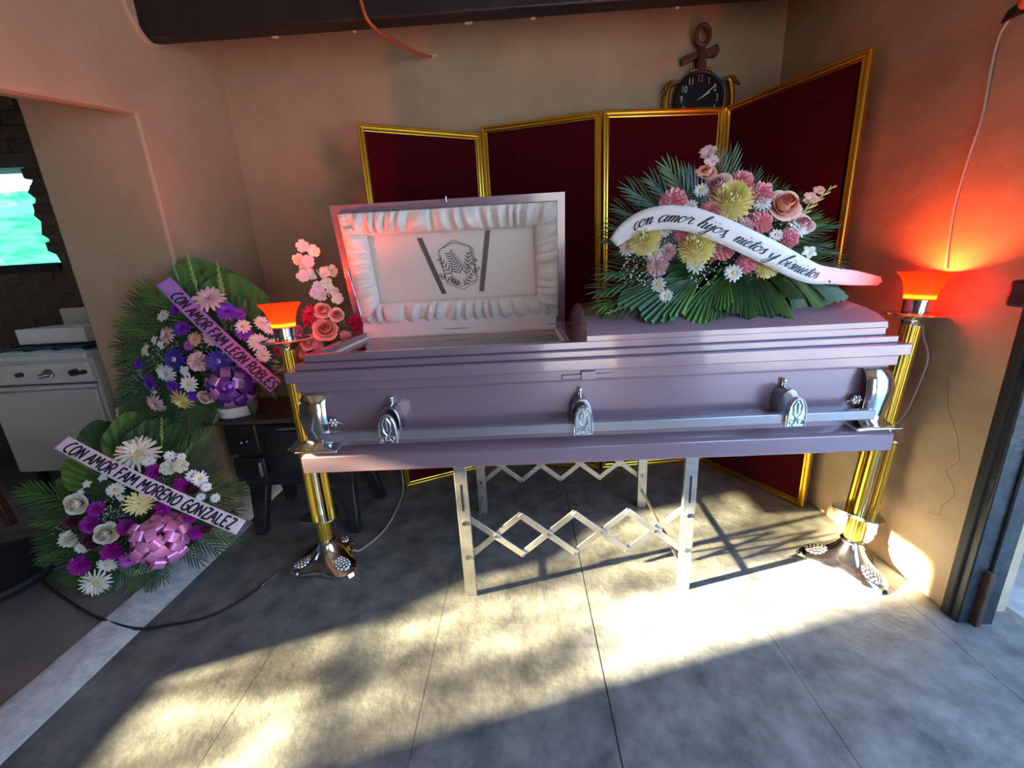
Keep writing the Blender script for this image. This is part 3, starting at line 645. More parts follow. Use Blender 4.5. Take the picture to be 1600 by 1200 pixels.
for sg in (-1, 1):
    m = MB(); pts = [cc + ux * (sg * x) + uz * z for x, z in ((.03, -.24), (.10, -.20), (.165, -.10), (.182, -.01), (.172, .06), (.155, .09))]
    m.tube([V(p) for p in crom([tuple(p) for p in pts])], [.016] * 30 + [.006], 8); arm = m.build('arm', 'gold', ck, smooth=60)
    m = MB(); m.prism([(sg * x, z) for x, z in (((.115, .082), (.15, .105), (.185, .10), (.225, .055), (.19, .075), (.155, .078)) if sg > 0 else ((.10, .085), (.14, .10), (.18, .085), (.215, .03), (.18, .06), (.14, .075)))][::sg], cc - V((0, .01, 0)), ux, uz, (0, 1, 0), .03); m.build('fluke', 'bronze', arm, bevel=.004)
    m = MB(); m.bar(cc + ux * (sg * .125) - uz * .055, cc + ux * (sg * .172) - uz * .055, .012, .012); m.build('strut', 'gold', arm)

# ------------------------------------------------------------------ black iron stove
bs = thing('iron_stove', (-1.26, 2.08, 0), 'black cast iron wood stove with splayed legs left of the casket', 'stove')
MB().box(-1.60, -.905, 1.885, 2.29, .628, .652).build('top_shelf', 'shelf_wood', bs, bevel=.005)
MB().box(-1.50, -.92, 1.95, 2.27, .26, .628).build('firebox', 'cast_iron', bs, bevel=.008)
dr = MB().box(-1.335, -.965, 1.93, 1.955, .335, .605).build('oven_door', 'cast_iron', bs, bevel=.01)
MB().box(-1.30, -1.0, 1.922, 1.934, .37, .57).build('door_glass', 'iron_glass', dr, bevel=.004)
m = MB(); m.tube([(-1.24, 1.905, .592), (-1.10, 1.902, .596), (-1.02, 1.905, .592)], .007, 8); m.build('handle', 'chrome', dr, smooth=50)
MB().box(-1.535, -1.37, 1.935, 1.96, .45, .61).build('upper_door', 'cast_iron', bs, bevel=.008)
d2 = MB().box(-1.52, -1.355, 1.925, 1.96, .30, .43).build('ash_door', 'cast_iron', bs, bevel=.008)
MB().box(-1.385, -1.37, 1.912, 1.928, .33, .41).build('latch', 'aluminium', d2, bevel=.003)
m = MB(); m.sphere((-1.45, 1.925, .52), .012); m.sphere((-1.42, 1.925, .525), .008); m.build('damper_knobs', 'chrome_dark', bs, smooth=60)
for (tx, ty, fx, fy) in ((-1.44, 1.99, -1.44, 1.91), (-.98, 1.99, -.93, 1.90), (-1.44, 2.22, -1.47, 2.26), (-.98, 2.22, -.90, 2.24)):
    m = MB(); m.add([(tx - .05, ty - .03, .28), (tx + .05, ty - .03, .28), (tx + .05, ty + .03, .28), (tx - .05, ty + .03, .28), (fx - .025, fy - .022, 0), (fx + .025, fy - .022, 0), (fx + .025, fy + .022, 0), (fx - .025, fy + .022, 0)],
                    [(0, 1, 2, 3), (7, 6, 5, 4), (0, 4, 5, 1), (1, 5, 6, 2), (2, 6, 7, 3), (3, 7, 4, 0)]); m.build('leg', 'cast_iron', bs, bevel=.006)

# ------------------------------------------------------------------ kitchen range
kx0, kx1, ky0, ky1 = -3.02, -2.38, 2.2, 2.72
ks = thing('kitchen_range', ((kx0 + kx1) / 2, 2.45, .05), 'old white enamelled gas range standing in the kitchen', 'cooker')
MB().box(kx0, kx1, ky0, ky1, .275, .985).build('body', 'enamel', ks, bevel=.012)
MB().box(kx0 + .008, kx1 - .008, ky0 - .022, ky0 + .004, .285, .775).build('oven_door', 'enamel_panel', ks, bevel=.01)
MB().box(kx0 + .0, kx1 - .0, ky0 - .030, ky0 + .004, .782, .805).build('door_ledge', 'enamel', ks, bevel=.008)
MB().box(kx0 + .004, kx1 - .004, ky0 - .002, ky0 + .002, .806, .812).build('seam', 'black_plastic', ks)
pl = MB().box(kx0, kx1, ky0 - .024, ky0 + .004, .82, .93).build('control_panel', 'enamel', ks, bevel=.006)
MB().box(kx0 - .004, kx1 + .004, ky0 - .028, ky1, .942, .985).build('hob_edge', 'enamel', ks, bevel=.012)
for x in (-2.77, -2.46, -2.41):
    m = MB(); r_ = .020 if x > -2.5 and x < -2.42 else .013; m.tube([(x, ky0 - .02, .875), (x, ky0 - .05, .875)], [r_, r_ * .85], 14); m.build('knob', 'black_plastic', pl, smooth=40)
m = MB(); m.torus((-2.615, ky0 - .034, .868), .026, .009, (1, 0, 0), (0, .35, .94), 20, 8, -.6, 3.6); m.tube([(-2.615, ky0 - .02, .868), (-2.65, ky0 - .05, .862)], .012, 10); m.build('dial_handle', 'pewter', pl, smooth=60)
for x in (kx0 + .05, kx1 - .05):
    for y in (ky0 + .05, ky1 - .05): MB().box(x - .018, x + .018, y - .018, y + .018, .05, .28).build('leg', 'black_plastic', ks)
MB().box(kx0 + .03, kx1 - .03, ky0 + .01, ky1 - .04, .984, .990).build('hob_plate', 'foil', ks)
m = MB()
for k in range(8): m.bar((kx0 + .05, ky0 + .05 + k * .05, 1.0), (kx1 - .05, ky0 + .05 + k * .05, 1.0), .008, .008)
for k in range(4): m.bar((kx0 + .06 + k * .17, ky0 + .04, 1.0), (kx0 + .06 + k * .17, ky0 + .42, 1.0), .008, .02)
m.build('pan_support', 'grate', ks)
sp_ = MB().box(kx0, kx1, ky1 - .03, ky1, .98, 1.20).build('splashback', 'enamel', ks, bevel=.012)
tb = thing('baking_tray', (-2.78, 2.52, 1.01), 'pale enamel tray standing on the old gas range', 'tray')
m = MB(); m.ring((-3.0, -2.58, 2.40, 2.64), (-2.985, -2.595, 2.415, 2.625), 1.012, 1.10); m.box(-3.0, -2.58, 2.40, 2.64, 1.010, 1.018); m.build('tray_body', 'white_plastic', tb, bevel=.008)
m = MB(); m.grid(lambda u, v: (-2.97 + .16 * u, 2.43 + .1 * v, 1.05 + .03 * math.sin(PI * u) * math.sin(PI * v)), 8, 6); m.build('contents', 'f_cream', tb, smooth=60)
m = MB().box(-2.46, -2.40, 2.60, 2.68, .985, 1.17); o = m.build('milk_carton', 'white_plastic', bevel=.01); tag(o, 'small white carton at the back corner of the gas range', 'carton')
# stool leg and rubber tub at the far left
st = thing('wooden_stool', (-3.18, 1.88, .05), 'dark reddish wooden stool at the left edge of the photo', 'stool')
for x, y in ((-2.93, 1.75), (-3.40, 1.75), (-2.93, 2.0), (-3.40, 2.0)):
    m = MB(); m.bar((x, y, .05), (x - .07 if x > -3.1 else x + .05, y, .56), .038, .038, (0, 1, 0)); m.build('leg', 'wood_dark', st, bevel=.004)
m = MB().box(-3.39, -2.97, 1.70, 2.06, .56, .60); m.build('seat', 'wood_dark', st, bevel=.01)
m = MB(); m.bar((-2.96, 2.0, .3), (-3.37, 2.0, .3), .02, .02); m.build('stretcher', 'wood_dark', st)
tg = MB(); tg.lathe([(.20, 0), (.27, .02), (.30, .055), (.29, .07), (.26, .05), (.1, .035)], c=(-2.46, 1.50, .05), n=36); tag(tg.build('rubber_tub', 'rubber', smooth=50), 'black rubber pan lying on the kitchen floor', 'tub')

# ------------------------------------------------------------------ cords
def cord(name, pts, r, m_, label, sub=6, parent=None):
    o = MB().tube([V(p) for p in crom([tuple(p) for p in pts], sub)], r, 7).build(name, m_, parent, smooth=70)
    if label: tag(o, label, 'cable')
    return o
fc = thing('power_cord', tuple(atz(280, 975, .0)), 'black power cord crossing the pale kerb onto the concrete', 'cable')
q = [V((-2.2, 1.52, .057)), V((-1.95, 1.40, .057)), V((-1.72, 1.30, .062)), V((-1.57, 1.29, .012)), V((-1.45, 1.31, .006)), V((-1.32, 1.345, .006)), V((-1.24, 1.43, .006)), V((-1.195, 1.53, .006))]
cord('cord', q, .0055, 'rubber', None, parent=fc)
m = MB(); m.tube([V((-1.205, 1.505, .008)), V((-1.185, 1.55, .008))], [.008, .005], 8); m.tube([V((-1.19, 1.54, .008)), V((-1.17, 1.575, .012))], .003, 6); m.build('plug_tip', 'chrome_dark', fc, smooth=50)
cord('lamp_cord', [V((-.87, 1.72, .02)), V((-.843, 1.74, .005)), V((-.778, 1.891, .005)), V((-.769, 2.1, .005)), V((-.785, 2.30, .02)), V((-.80, 2.36, .16)), V((-.81, 2.40, .4))], .0045, 'cable_grey', 'thin grey lamp cord running from the left stand behind the screen')
cord('stand_cord', [V((-1.00, 1.73, .03)), V((-1.08, 1.80, .005)), V((-1.11, 1.70, .005)), V((-1.12, 1.60, .005))], .004, 'rubber', 'short black wire curling behind the base of the left stand')
wl = [atx(x, y, XR - .006) for x, y in ((1478, 420), (1482, 380), (1492, 320), (1512, 250), (1535, 180), (1548, 110), (1560, 60), (1576, 30))]
cord('wall_cable', wl, .004, 'cable_white', 'pale cable running up the ochre wall above the right lamp')
cord('hanging_cable', [V((1.47, 1.56, 1.05)), V((1.49, 1.57, .98)), atx(1450, 560, XR - .01), atx(1432, 610, XR - .01), atx(1412, 650, XR - .01), V((1.50, 1.66, .5)), V((1.50, 1.68, .1)), V((1.47, 1.68, .01)), V((1.42, 1.64, .006))], .0035, 'cable_white', 'pale cord hanging behind the right candle stand')
cn = thing('wire_connector', tuple(atx(1590, 10, XR)), 'dark cable clip with an orange wire at the top right', 'connector')
m = MB(); m.tube([atx(1566, 35, XR - .02), atx(1580, 22, XR - .03), atx(1596, 12, XR - .03)], [.004, .014, .018], 8); m.build('clip', 'black_plastic', cn, smooth=50)
m = MB(); m.tube([atx(1590, 16, XR - .025), atx(1600, 4, XR - .03), atx(1610, -12, XR - .03)], [.012, .016, .016], 8); m.build('orange_wire', 'cable_orange', cn, smooth=50)
oc = cord('orange_cable', [at(560, -20, 2.16), at(565, 5, 2.17), at(577, 35, 2.18), at(605, 58, 2.32), at(640, 78, 2.52), at(668, 88, 2.70), at(676, 88, 2.75)], .008, 'cable_orange', 'orange cable drooping from the black beam to the back wall')
m = MB(); c_ = at(672, 89, YB); m.prism([(.04 * math.cos(a) * (1 + .3 * math.sin(3 * a)), .012 * math.sin(a)) for a in [i * PI / 8 for i in range(16)]], c_, (1, 0, 0), (0, 0, 1), (0, -1, 0), .004); m.build('chipped_plaster', 'enamel', bpy.data.objects['wall_back'])
# ---- flowers below

# ------------------------------------------------------------------ flowers: one mesh per kind, copied for each bloom
def petal(m, base, d, up, L, w, curl=0.0, n=3, tipw=.5, cup=0.0):
    d, up = V(d).normalized(), V(up).normalized(); s = d.cross(up)
    if s.length < 1e-5: s = d.orthogonal()
    s.normalize(); vs = []; base = V(base)
    for i in range(n + 1):
        t = i / n; a = curl * t; c = base + d * (L * t * math.cos(a * .5)) + up * (L * t * math.sin(a * .5))
        ww = w * (math.sin(PI * (.12 + .80 * t)) ** .8 if i < n else tipw)
        k = up * (cup * ww)
        vs += [c - s * (ww / 2) + k, c + s * (ww / 2) + k]
    b = len(m.v); m.v += vs; m.f += [(b + 2 * i, b + 2 * i + 1, b + 2 * i + 3, b + 2 * i + 2) for i in range(n)]
def pompon(seed=1, n=210):
    m = MB(); r = random.Random(seed); ga = PI * (3 - 5 ** .5)
    m.sphere((0, 0, .0), .55, 10, 6)
    for i in range(n):
        z = 1 - 1.55 * (i + .5) / n; q = math.sqrt(max(0, 1 - z * z)); a = i * ga
        d = V((q * math.cos(a), q * math.sin(a), z)) + V((r.uniform(-.08, .08), r.uniform(-.08, .08), 0)); d.normalize()
        petal(m, d * .45, d, V((0, 0, 1)) - d * d.z if abs(d.z) < .95 else V((1, 0, 0)), .55 + r.uniform(-.06, .08), .155, .9, 3, .35, .45)
    return m
def mum(layers, flat=0.25, seed=1, w=.22, droop=-.25):
    m = MB(); r = random.Random(seed)
    for k, (n, L, el) in enumerate(layers):
        for i in range(n):
            a = 2 * PI * (i + .5 * (k % 2)) / n + r.uniform(-.07, .07); e = el + r.uniform(-.1, .1)
            d = V((math.cos(a) * math.cos(e), math.sin(a) * math.cos(e), math.sin(e))); u = V((-math.cos(a) * math.sin(e), -math.sin(a) * math.sin(e), math.cos(e)))
            petal(m, d * .12 + V((0, 0, .02 * k)), d, u, (L - .12) * r.uniform(.9, 1.08), w, droop + .35 * k / len(layers), 3, w * .0 + .45, .3)
    return m
def carnation(seed=1):
    m = MB(); r = random.Random(seed)
    for k, (R, z, n) in enumerate(((1.0, -.15, 15), (.92, .05, 14), (.78, .25, 12), (.60, .42, 10), (.42, .55, 8), (.24, .64, 6))):
        ph = r.uniform(0, 6); N_ = n * 2; b = len(m.v); m.v.append(V((0, 0, z - .35)))
        for t, rr_ in ((.55, 0), (1.0, 1)):
            for i in range(N_):
                a = 2 * PI * i / N_; fr = rr_ * (.15 if i % 2 else -.13) + rr_ * .08 * math.sin(5 * a + ph)
                q = R * t * (1 + (.07 * math.sin(7 * a + ph) + r.uniform(-.05, .05) if rr_ else 0)); m.v.append(V((q * math.cos(a), q * math.sin(a), z - .10 * (1 - rr_) + fr + .05 * rr_)))
        for i in range(N_):
            j = (i + 1) % N_; m.f.append((b, b + 1 + i, b + 1 + j)); m.f.append((b + 1 + i, b + 1 + N_ + i, b + 1 + N_ + j, b + 1 + j))
    return m
def rose(seed=1):
    m = MB(); r = random.Random(seed); tw = r.uniform(0, 6)
    def core(u, v):                          # tightly wound heart
        a = tw + u * 2 * PI * 2.4; q = .03 + .50 * u; h = .90 - .26 * u; fl = .22 * q * math.sin(PI * v) - .10 * q * v ** 3
        return V(((q * (.75 + .25 * v) + fl) * math.cos(a), (q * (.75 + .25 * v) + fl) * math.sin(a), -.1 + (h + .1) * v - .05 * v ** 4))
    m.grid(core, 44, 6)
    for k, (n, R, h, op) in enumerate(((4, .52, .62, .28), (5, .72, .48, .55), (5, .92, .26, .85))):
        for i in range(n):
            a0 = 2 * PI * i / n + k * .9 + r.uniform(-.15, .15); span = (2 * PI / n) * .66; vz, vr = r.uniform(-.10, .10), r.uniform(.90, 1.08)
            def fn(u, v, a0=a0, span=span, vz=vz, R=R * vr):
                a = a0 + (u - .5) * 2 * span; c = 1 - (2 * u - 1) ** 2
                rr_ = R * (.45 + .55 * math.sin(v * PI * .5)) * (1 + .22 * op * v ** 3) * (.84 + .16 * c) * (1 + .12 * u)
                return V((rr_ * math.cos(a), rr_ * math.sin(a), -.3 + (h + .3) * (v - op * .42 * v ** 4) * (.62 + .38 * c) + vz * v))
            m.grid(fn, 7, 5)
    return m
def five(seed=1, n=5, w=.75, L=1.0, el=.25, tip=.12):
    m = MB(); r = random.Random(seed)
    for i in range(n):
        a = 2 * PI * i / n + r.uniform(-.1, .1); e = el + r.uniform(-.12, .12)
        d = V((math.cos(a) * math.cos(e), math.sin(a) * math.cos(e), math.sin(e))); u = V((-math.cos(a) * math.sin(e), -math.sin(a) * math.sin(e), math.cos(e)))
        petal(m, (0, 0, 0), d, u, L, w * r.uniform(.85, 1.1), -.3, 5, tip, .18)
    return m
FM = {}
def FD(name, builder, mt, smooth=60):
    FM[name] = builder.mesh(name, mt, smooth)
def variants(name, fn, mt, k=2, sm=60):
    for i in range(k): FD('%s_%d' % (name, i), fn(i + 1), mt, sm)
spider = [(18, 1.0, -.05), (17, .92, .15), (15, .8, .4), (12, .6, .7), (8, .38, 1.1)]
dmum = [(15, 1.0, .0), (14, .85, .25), (10, .6, .55), (7, .36, .95)]
variants('pompon_yellow', pompon, 'f_yellow'); 
for c in ('cream', 'yellow', 'white', 'palepink', 'violet', 'blue', 'orchid', 'gold', 'red', 'peach'):
    variants('mum_' + c, lambda s: mum(spider if c in ('cream', 'blue', 'yellow') else dmum, seed=s, w=.15 if c in ('cream', 'blue', 'yellow') else .26), 'f_' + c)
for c in ('pink', 'magenta', 'white', 'palepink', 'red', 'maroon', 'cream'): variants('carnation_' + c, carnation, 'f_' + c, sm=25)
for c in ('peach', 'palepink', 'cream', 'pink'): variants('rose_' + c, rose, 'r_' + c, sm=40)
for c in ('white', 'cream', 'palepink', 'peach'): variants('lily_' + c, lambda s: five(s), 'f_' + c)
for c in ('cream', 'palepink', 'peach'): variants('orchid_' + c, lambda s: five(s, 5, 1.0, .9, .3, .6), 'f_' + c)
variants('daisy_white', lambda s: mum([(13, 1.0, .05), (11, .9, .2)], seed=s, w=.3), 'f_white')
FD('flower_center', MB().sphere((0, 0, .10), .26, 10, 5, (1, 1, .6)), 'f_gold')
FD('flower_center_dark', MB().sphere((0, 0, .10), .22, 10, 5, (1, 1, .6)), 'f_maroon')
FD('flower_center_pale', MB().sphere((0, 0, .16), .24, 10, 5, (1, 1, .6)), 'f_cream')
def frond(n=26, seed=1, drp=.25, wl=.34, wid=.030):
    m = MB(); r = random.Random(seed); sp = lambda t: V((t, 0, .10 * math.sin(PI * t) - drp * t * t))
    m.tube([sp(i / 8) for i in range(9)], [.010 - .008 * i / 8 for i in range(9)], 5)
    for i in range(n):
        t = .10 + .88 * (i // 2 * 2 + 1) / n; sg = 1 if i % 2 else -1
        L = wl * (.45 + .75 * math.sin(PI * min(1, t * .92 + .06)) ** .7) * r.uniform(.9, 1.1); an = math.radians(62 - 34 * t)
        d = V((math.cos(an), sg * math.sin(an), -.12 + r.uniform(-.12, .12))); petal(m, sp(t), d, V((0, 0, 1)), L, wid, -.5, 4, .06, .35)
    d = V((1, 0, -.3)); petal(m, sp(.97), d, V((0, 0, 1)), wl * .6, wid, -.2, 4, .06, .35); return m
for k in range(3): FD('frond_%d' % k, frond(seed=k + 1), 'leaf_dark'); FD('frondm_%d' % k, frond(seed=k + 5), 'leaf_mid')
def fan(n=7, spread=.62, seed=1):          # trimmed pleated palm leaf, base at 0, tip at x = 1
    m = MB(); r = random.Random(seed); vs = []; fs = []
    for i in range(2 * n + 1):
        a = -spread + 2 * spread * i / (2 * n); zz = .022 if i % 2 else -.022
        L = 1.0 * (1 - .10 * abs(a) / spread + r.uniform(-.015, .02))
        for t in (.0, .35, .7, 1.0): vs.append(V((L * t * math.cos(a), L * t * math.sin(a), zz * t * 1.3 - .10 * t * t + .04 * math.sin(PI * t))))
    for i in range(2 * n):
        for j in range(3): fs.append((4 * i + j, 4 * i + j + 1, 4 * i + j + 5, 4 * i + j + 4))
    m.add(vs, fs); m.tube([V((-.25, 0, -.02)), V((.02, 0, 0))], .012, 5); return m
for k in range(2):
    for c in ('dark', 'mid', 'light'): FD('fan_%s_%d' % (c, k), fan(7, .5 if k else .66, k), 'leaf_' + c, 10)
def blade(): m = MB(); m.grid(lambda u, v: V((u, (v - .5) * .26 * math.sin(PI * min(1, u * .86 + .07)) ** .8, .06 * math.sin(PI * u) - .18 * u * u + .10 * abs(v - .5))), 8, 2); return m
for c in ('dark', 'mid', 'light'): FD('blade_' + c, blade(), 'leaf_' + c, 60)
def gladiolus():
    m = MB(); m.tube([V((t, 0, .02 * math.sin(3 * t))) for t in (0, .3, .6, 1)], [.014, .013, .010, .004], 6)
    for i in range(11):
        t = .25 + .75 * i / 11; sg = 1 if i % 2 else -1; L = .17 * (1.15 - .7 * (i / 11)); d = V((1, sg * .42, .12)).normalized(); b = V((t, 0, 0))
        m.tube([b, b + d * L * .45, b + d * L * .8, b + d * L], [.006, .019 * (1.1 - .5 * i / 11), .016 * (1.1 - .5 * i / 11), .003], 6)
    return m
FD('gladiolus', gladiolus(), 'bud', 60)
def gyps(seed):
    m = MB(); r = random.Random(seed)
    for i in range(34):
        a = r.uniform(0, 2 * PI); q = math.sqrt(r.random()); p = V((q * math.cos(a), q * math.sin(a), r.uniform(-.1, .45))); m.sphere(p, r.uniform(.05, .085), 5, 3)
    return m
for k in range(3): FD('gypsophila_%d' % k, gyps(k + 1), 'f_white', 80)
CAMP = V((0, 0, HC))
def bloom(root, kind, p, nrm, size, center=None, rnd=random):
    ks = [k for k in FM if k.startswith(kind + '_')]; me = FM[rnd.choice(ks)]
    nm = {'pompon': 'chrysanthemum', 'mum': 'chrysanthemum', 'carnation': 'carnation', 'rose': 'rose', 'lily': 'lily', 'orchid': 'orchid', 'daisy': 'daisy'}[kind.split('_')[0]]
    o = place(nm, me, root, frame_to(p, nrm, None, size, rnd.uniform(0, 6)))
    if center:
        c = bpy.data.objects.new('flower_center', FM[center]); COL.objects.link(c); c.parent = o
    return o
def leaf(root, name, mesh, base, tip, nrm, wscale=1.0, hs=1.0):
    base, tip = V(base), V(tip); d = tip - base; L = d.length; n = V(nrm); n = n - d.normalized() * n.dot(d.normalized())
    return place(name, FM[mesh], root, frame_to(base, n, d, (L, L * wscale, L * hs)))
# ---- hand lettering: strokes per letter
CUR = {'a': ([[(.75, .85), (.4, 1.0), (.05, .6), (.1, .1), (.4, .0), (.7, .5), (.82, 1.0), (.74, .2), (.88, 0), (1.1, .35)]], 1.0),
 'm': ([[(0, .5), (.15, 1), (.2, .5), (.15, 0)], [(.15, .3), (.4, .95), (.56, .8), (.5, 0)], [(.5, .3), (.75, .95), (.95, .8), (.88, .15), (1.0, 0), (1.25, .35)]], 1.15),
 'n': ([[(0, .5), (.15, 1), (.2, .5), (.15, 0)], [(.15, .3), (.42, .95), (.62, .8), (.55, .15), (.68, 0), (.92, .35)]], .82),
 'o': ([[(.45, 1), (.1, .75), (.08, .25), (.4, 0), (.7, .3), (.68, .8), (.42, 1), (.6, .85), (.95, .9)]], .85),
 'r': ([[(0, .5), (.2, 1.08), (.3, .9), (.6, .95), (.5, .5), (.55, .1), (.75, .0), (.95, .35)]], .8),
 'h': ([[(0, .3), (.45, 1.8), (.32, 2.0), (.2, 1.6), (.12, 0)], [(.12, .3), (.4, .95), (.6, .8), (.55, .1), (.7, 0), (.92, .35)]], .85),
 'i': ([[(0, .4), (.2, 1), (.15, .2), (.3, 0), (.52, .35)], [(.26, 1.38), (.34, 1.5)]], .46),
 'j': ([[(0, .4), (.25, 1), (.15, -.6), (-.15, -1.0), (-.3, -.7), (.45, .3)], [(.30, 1.38), (.38, 1.5)]], .46),
 's': ([[(0, .3), (.35, 1.08), (.4, .7), (.55, .3), (.4, 0), (.1, .1)]], .62),
 'e': ([[(0, .35), (.45, .65), (.45, .95), (.25, 1), (.05, .5), (.2, .02), (.5, .05), (.75, .35)]], .66),
 't': ([[(.05, .3), (.4, 1.6), (.25, .3), (.35, 0), (.6, .3)], [(.0, 1.15), (.4, 1.2), (.78, 1.25)]], .55),
 'y': ([[(0, .9), (.1, .3), (.35, .1), (.65, .9), (.75, 1.0), (.6, -.5), (.3, -1), (.0, -.7), (.5, 0), (.9, .35)]], .9),
 'b': ([[(0, .3), (.4, 1.8), (.28, 2), (.15, 1.5), (.12, .1), (.4, 0), (.6, .4), (.5, .85), (.28, .8)]], .72),
 'c': ([[(.6, .85), (.35, 1), (.08, .55), (.2, .02), (.5, .05), (.75, .35)]], .66),
 ',': ([[(.15, .12), (.16, -.1), (.02, -.35)]], .45), ' ': ([], .75)}
CAPS = {'C': ([[(.7, .95), (.45, 1.0), (.12, .6), (.1, .2), (.4, .0), (.65, .05)]], .78), 'O': ([[(.4, 1), (.1, .6), (.12, .12), (.4, 0), (.68, .3), (.68, .8), (.4, 1)]], .85),
 'N': ([[(.08, 0), (.1, .5), (.12, 1)], [(.12, 1), (.4, .5), (.62, .02)], [(.62, 0), (.64, .5), (.68, 1)]], .82), 'A': ([[(.0, 0), (.2, .5), (.4, 1)], [(.4, 1), (.55, .5), (.7, 0)], [(.15, .38), (.6, .38)]], .82),
 'M': ([[(.05, 0), (.1, .5), (.15, 1)], [(.15, 1), (.3, .7), (.45, .35)], [(.45, .35), (.6, .7), (.78, 1)], [(.78, 1), (.8, .5), (.82, 0)]], 1.0),
 'R': ([[(.1, 0), (.1, 1)], [(.1, 1), (.45, 1.0), (.6, .75), (.4, .52), (.12, .48)], [(.3, .5), (.65, 0)]], .75), 'F': ([[(.1, 0), (.12, 1)], [(.05, 1), (.65, 1.02)], [(.1, .55), (.5, .56)]], .68),
 'E': ([[(.1, 0), (.12, 1)], [(.12, 1), (.6, 1.0)], [(.12, .52), (.5, .52)], [(.1, 0), (.6, .02)]], .7), 'G': ([[(.7, .9), (.4, 1.0), (.12, .6), (.14, .15), (.4, 0), (.66, .12), (.66, .45), (.4, .45)]], .8),
 'Z': ([[(.08, 1), (.62, 1)], [(.62, 1), (.1, .0)], [(.1, 0), (.66, .02)]], .75), 'L': ([[(.12, 1), (.1, 0)], [(.1, 0), (.6, .02)]], .66),
 'B': ([[(.1, 0), (.1, 1)], [(.1, 1), (.45, 1), (.52, .75), (.3, .52), (.12, .52)], [(.12, .52), (.55, .45), (.6, .15), (.35, 0), (.1, 0)]], .72),
 'S': ([[(.62, .9), (.35, 1), (.12, .78), (.3, .55), (.58, .35), (.5, .05), (.25, 0), (.05, .1)]], .7), ' ': ([], .42)}
def lettering(m, text, font, s0, s1, tb, h, slant, wfun, surf):
    tot = sum(font[c][1] for c in text); k = (s1 - s0) / tot; x = 0
    for c in text:
        st, adv = font[c]
        for pts in st:
            P_ = [((p[0] + x + slant * p[1]) * k + s0, tb + p[1] * h) for p in pts]
            stroke2(m, crom(P_, 5) if len(P_) > 2 else [P_[0], tuple((a + b) / 2 for a, b in zip(*P_)), P_[1]], wfun, surf)
        x += adv
class Ribbon:
    def __init__(s, pts, widths, ups):
        s.c = [V(p) for p in crom([tuple(p) for p in pts], 8)]; s.u = [V(p).normalized() for p in crom([tuple(p) for p in ups], 8)]; s.w = [p[0] for p in crom([(w,) for w in widths], 8)]
        s.l = [0]
        for a, b in zip(s.c, s.c[1:]): s.l.append(s.l[-1] + (b - a).length)
        s.L = s.l[-1]
    def at(s, d, t, lift=0):
        d = max(0, min(s.L - 1e-5, d)); i = max(j for j in range(len(s.l) - 1) if s.l[j] <= d); f = (d - s.l[i]) / max(1e-9, s.l[i + 1] - s.l[i])
        c = s.c[i].lerp(s.c[i + 1], f); u = s.u[i].lerp(s.u[i + 1], f); w = s.w[i] * (1 - f) + s.w[i + 1] * f
        j = min(len(s.c) - 1, i + 2); k = max(0, i - 1); tg = (s.c[j] - s.c[k]).normalized(); u = (u - tg * u.dot(tg)).normalized(); n = u.cross(tg)
        if n.dot(CAMP - c) < 0: n = -n
        return c + u * (t * w / 2) + n * lift
    def atm(s, d, tm, lift=.0022):
        i = max(j for j in range(len(s.l) - 1) if s.l[j] <= max(0, min(s.L - 1e-5, d))); hw = s.w[i] / 2; return s.at(d, max(-.97, min(.97, tm / hw)), lift)
    def build(s, root, mt, points=(0, 0)):
        m = MB(); n = 90
        def fn(u, v):
            d = s.L * u; t = 2 * v - 1
            if u > .985 and points[1]: d -= points[1] * abs(t)
            if u < .015 and points[0]: d += points[0] * abs(t)
            return s.at(d, t)
        return m.grid(fn, n, 4).build('ribbon', mt, root, smooth=60, solid=.0012)
def bow(root, c, n, R, mats, cnt=24, seed=3, w=.035):
    r = random.Random(seed); n = V(n).normalized(); u = n.orthogonal().normalized(); v = n.cross(u); ga = PI * (3 - 5 ** .5); holder = None
    knot = MB().sphere(c, R * .22, 10, 6).build('bow', mats[0], root, smooth=60)
    for i in range(cnt):
        el = math.acos(1 - .97 * (i + .5) / cnt); a = i * ga
        d = (n * math.cos(el) + (u * math.cos(a) + v * math.sin(a)) * math.sin(el)).normalized(); s_ = d.cross(n)
        s_ = s_.normalized() if s_.length > .1 else u; s_ = Quaternion(d, r.uniform(-.6, .6)) @ s_; q = d.cross(s_); L = R * r.uniform(.85, 1.08); hh = R * .30
        m = MB()
        m.grid(lambda a_, b_: V(c) + d * (L * math.sin(PI * a_) ** .6) + q * (hh * math.sin(2 * PI * a_) * math.sin(PI * a_) ** .5) + s_ * ((b_ - .5) * w), 16, 2)
        m.build('bow_loop', mats[i % len(mats)], knot, smooth=70)
    return knot
def bag(root, lst, ori, sc, Yf, C, rs, off=0.0, lift=0.0, camblend=.45):
    rnd = random.Random(len(lst))
    for kind, x, y, r_, *cen in lst:
        px, py = ori[0] + x * sc, ori[1] + y * sc; Y = Yf(px, py) + off; p = at(px, py, Y); dist = (p - CAMP).length
        n = (p - C).normalized() * (1 - camblend) + (CAMP - p).normalized() * camblend + V((rnd.uniform(-.15, .15), 0, rnd.uniform(-.1, .2)))
        bloom(root, kind, p, n, 1.08 * r_ * sc / FPX * Y * rs, cen[0] if cen else None, rnd)

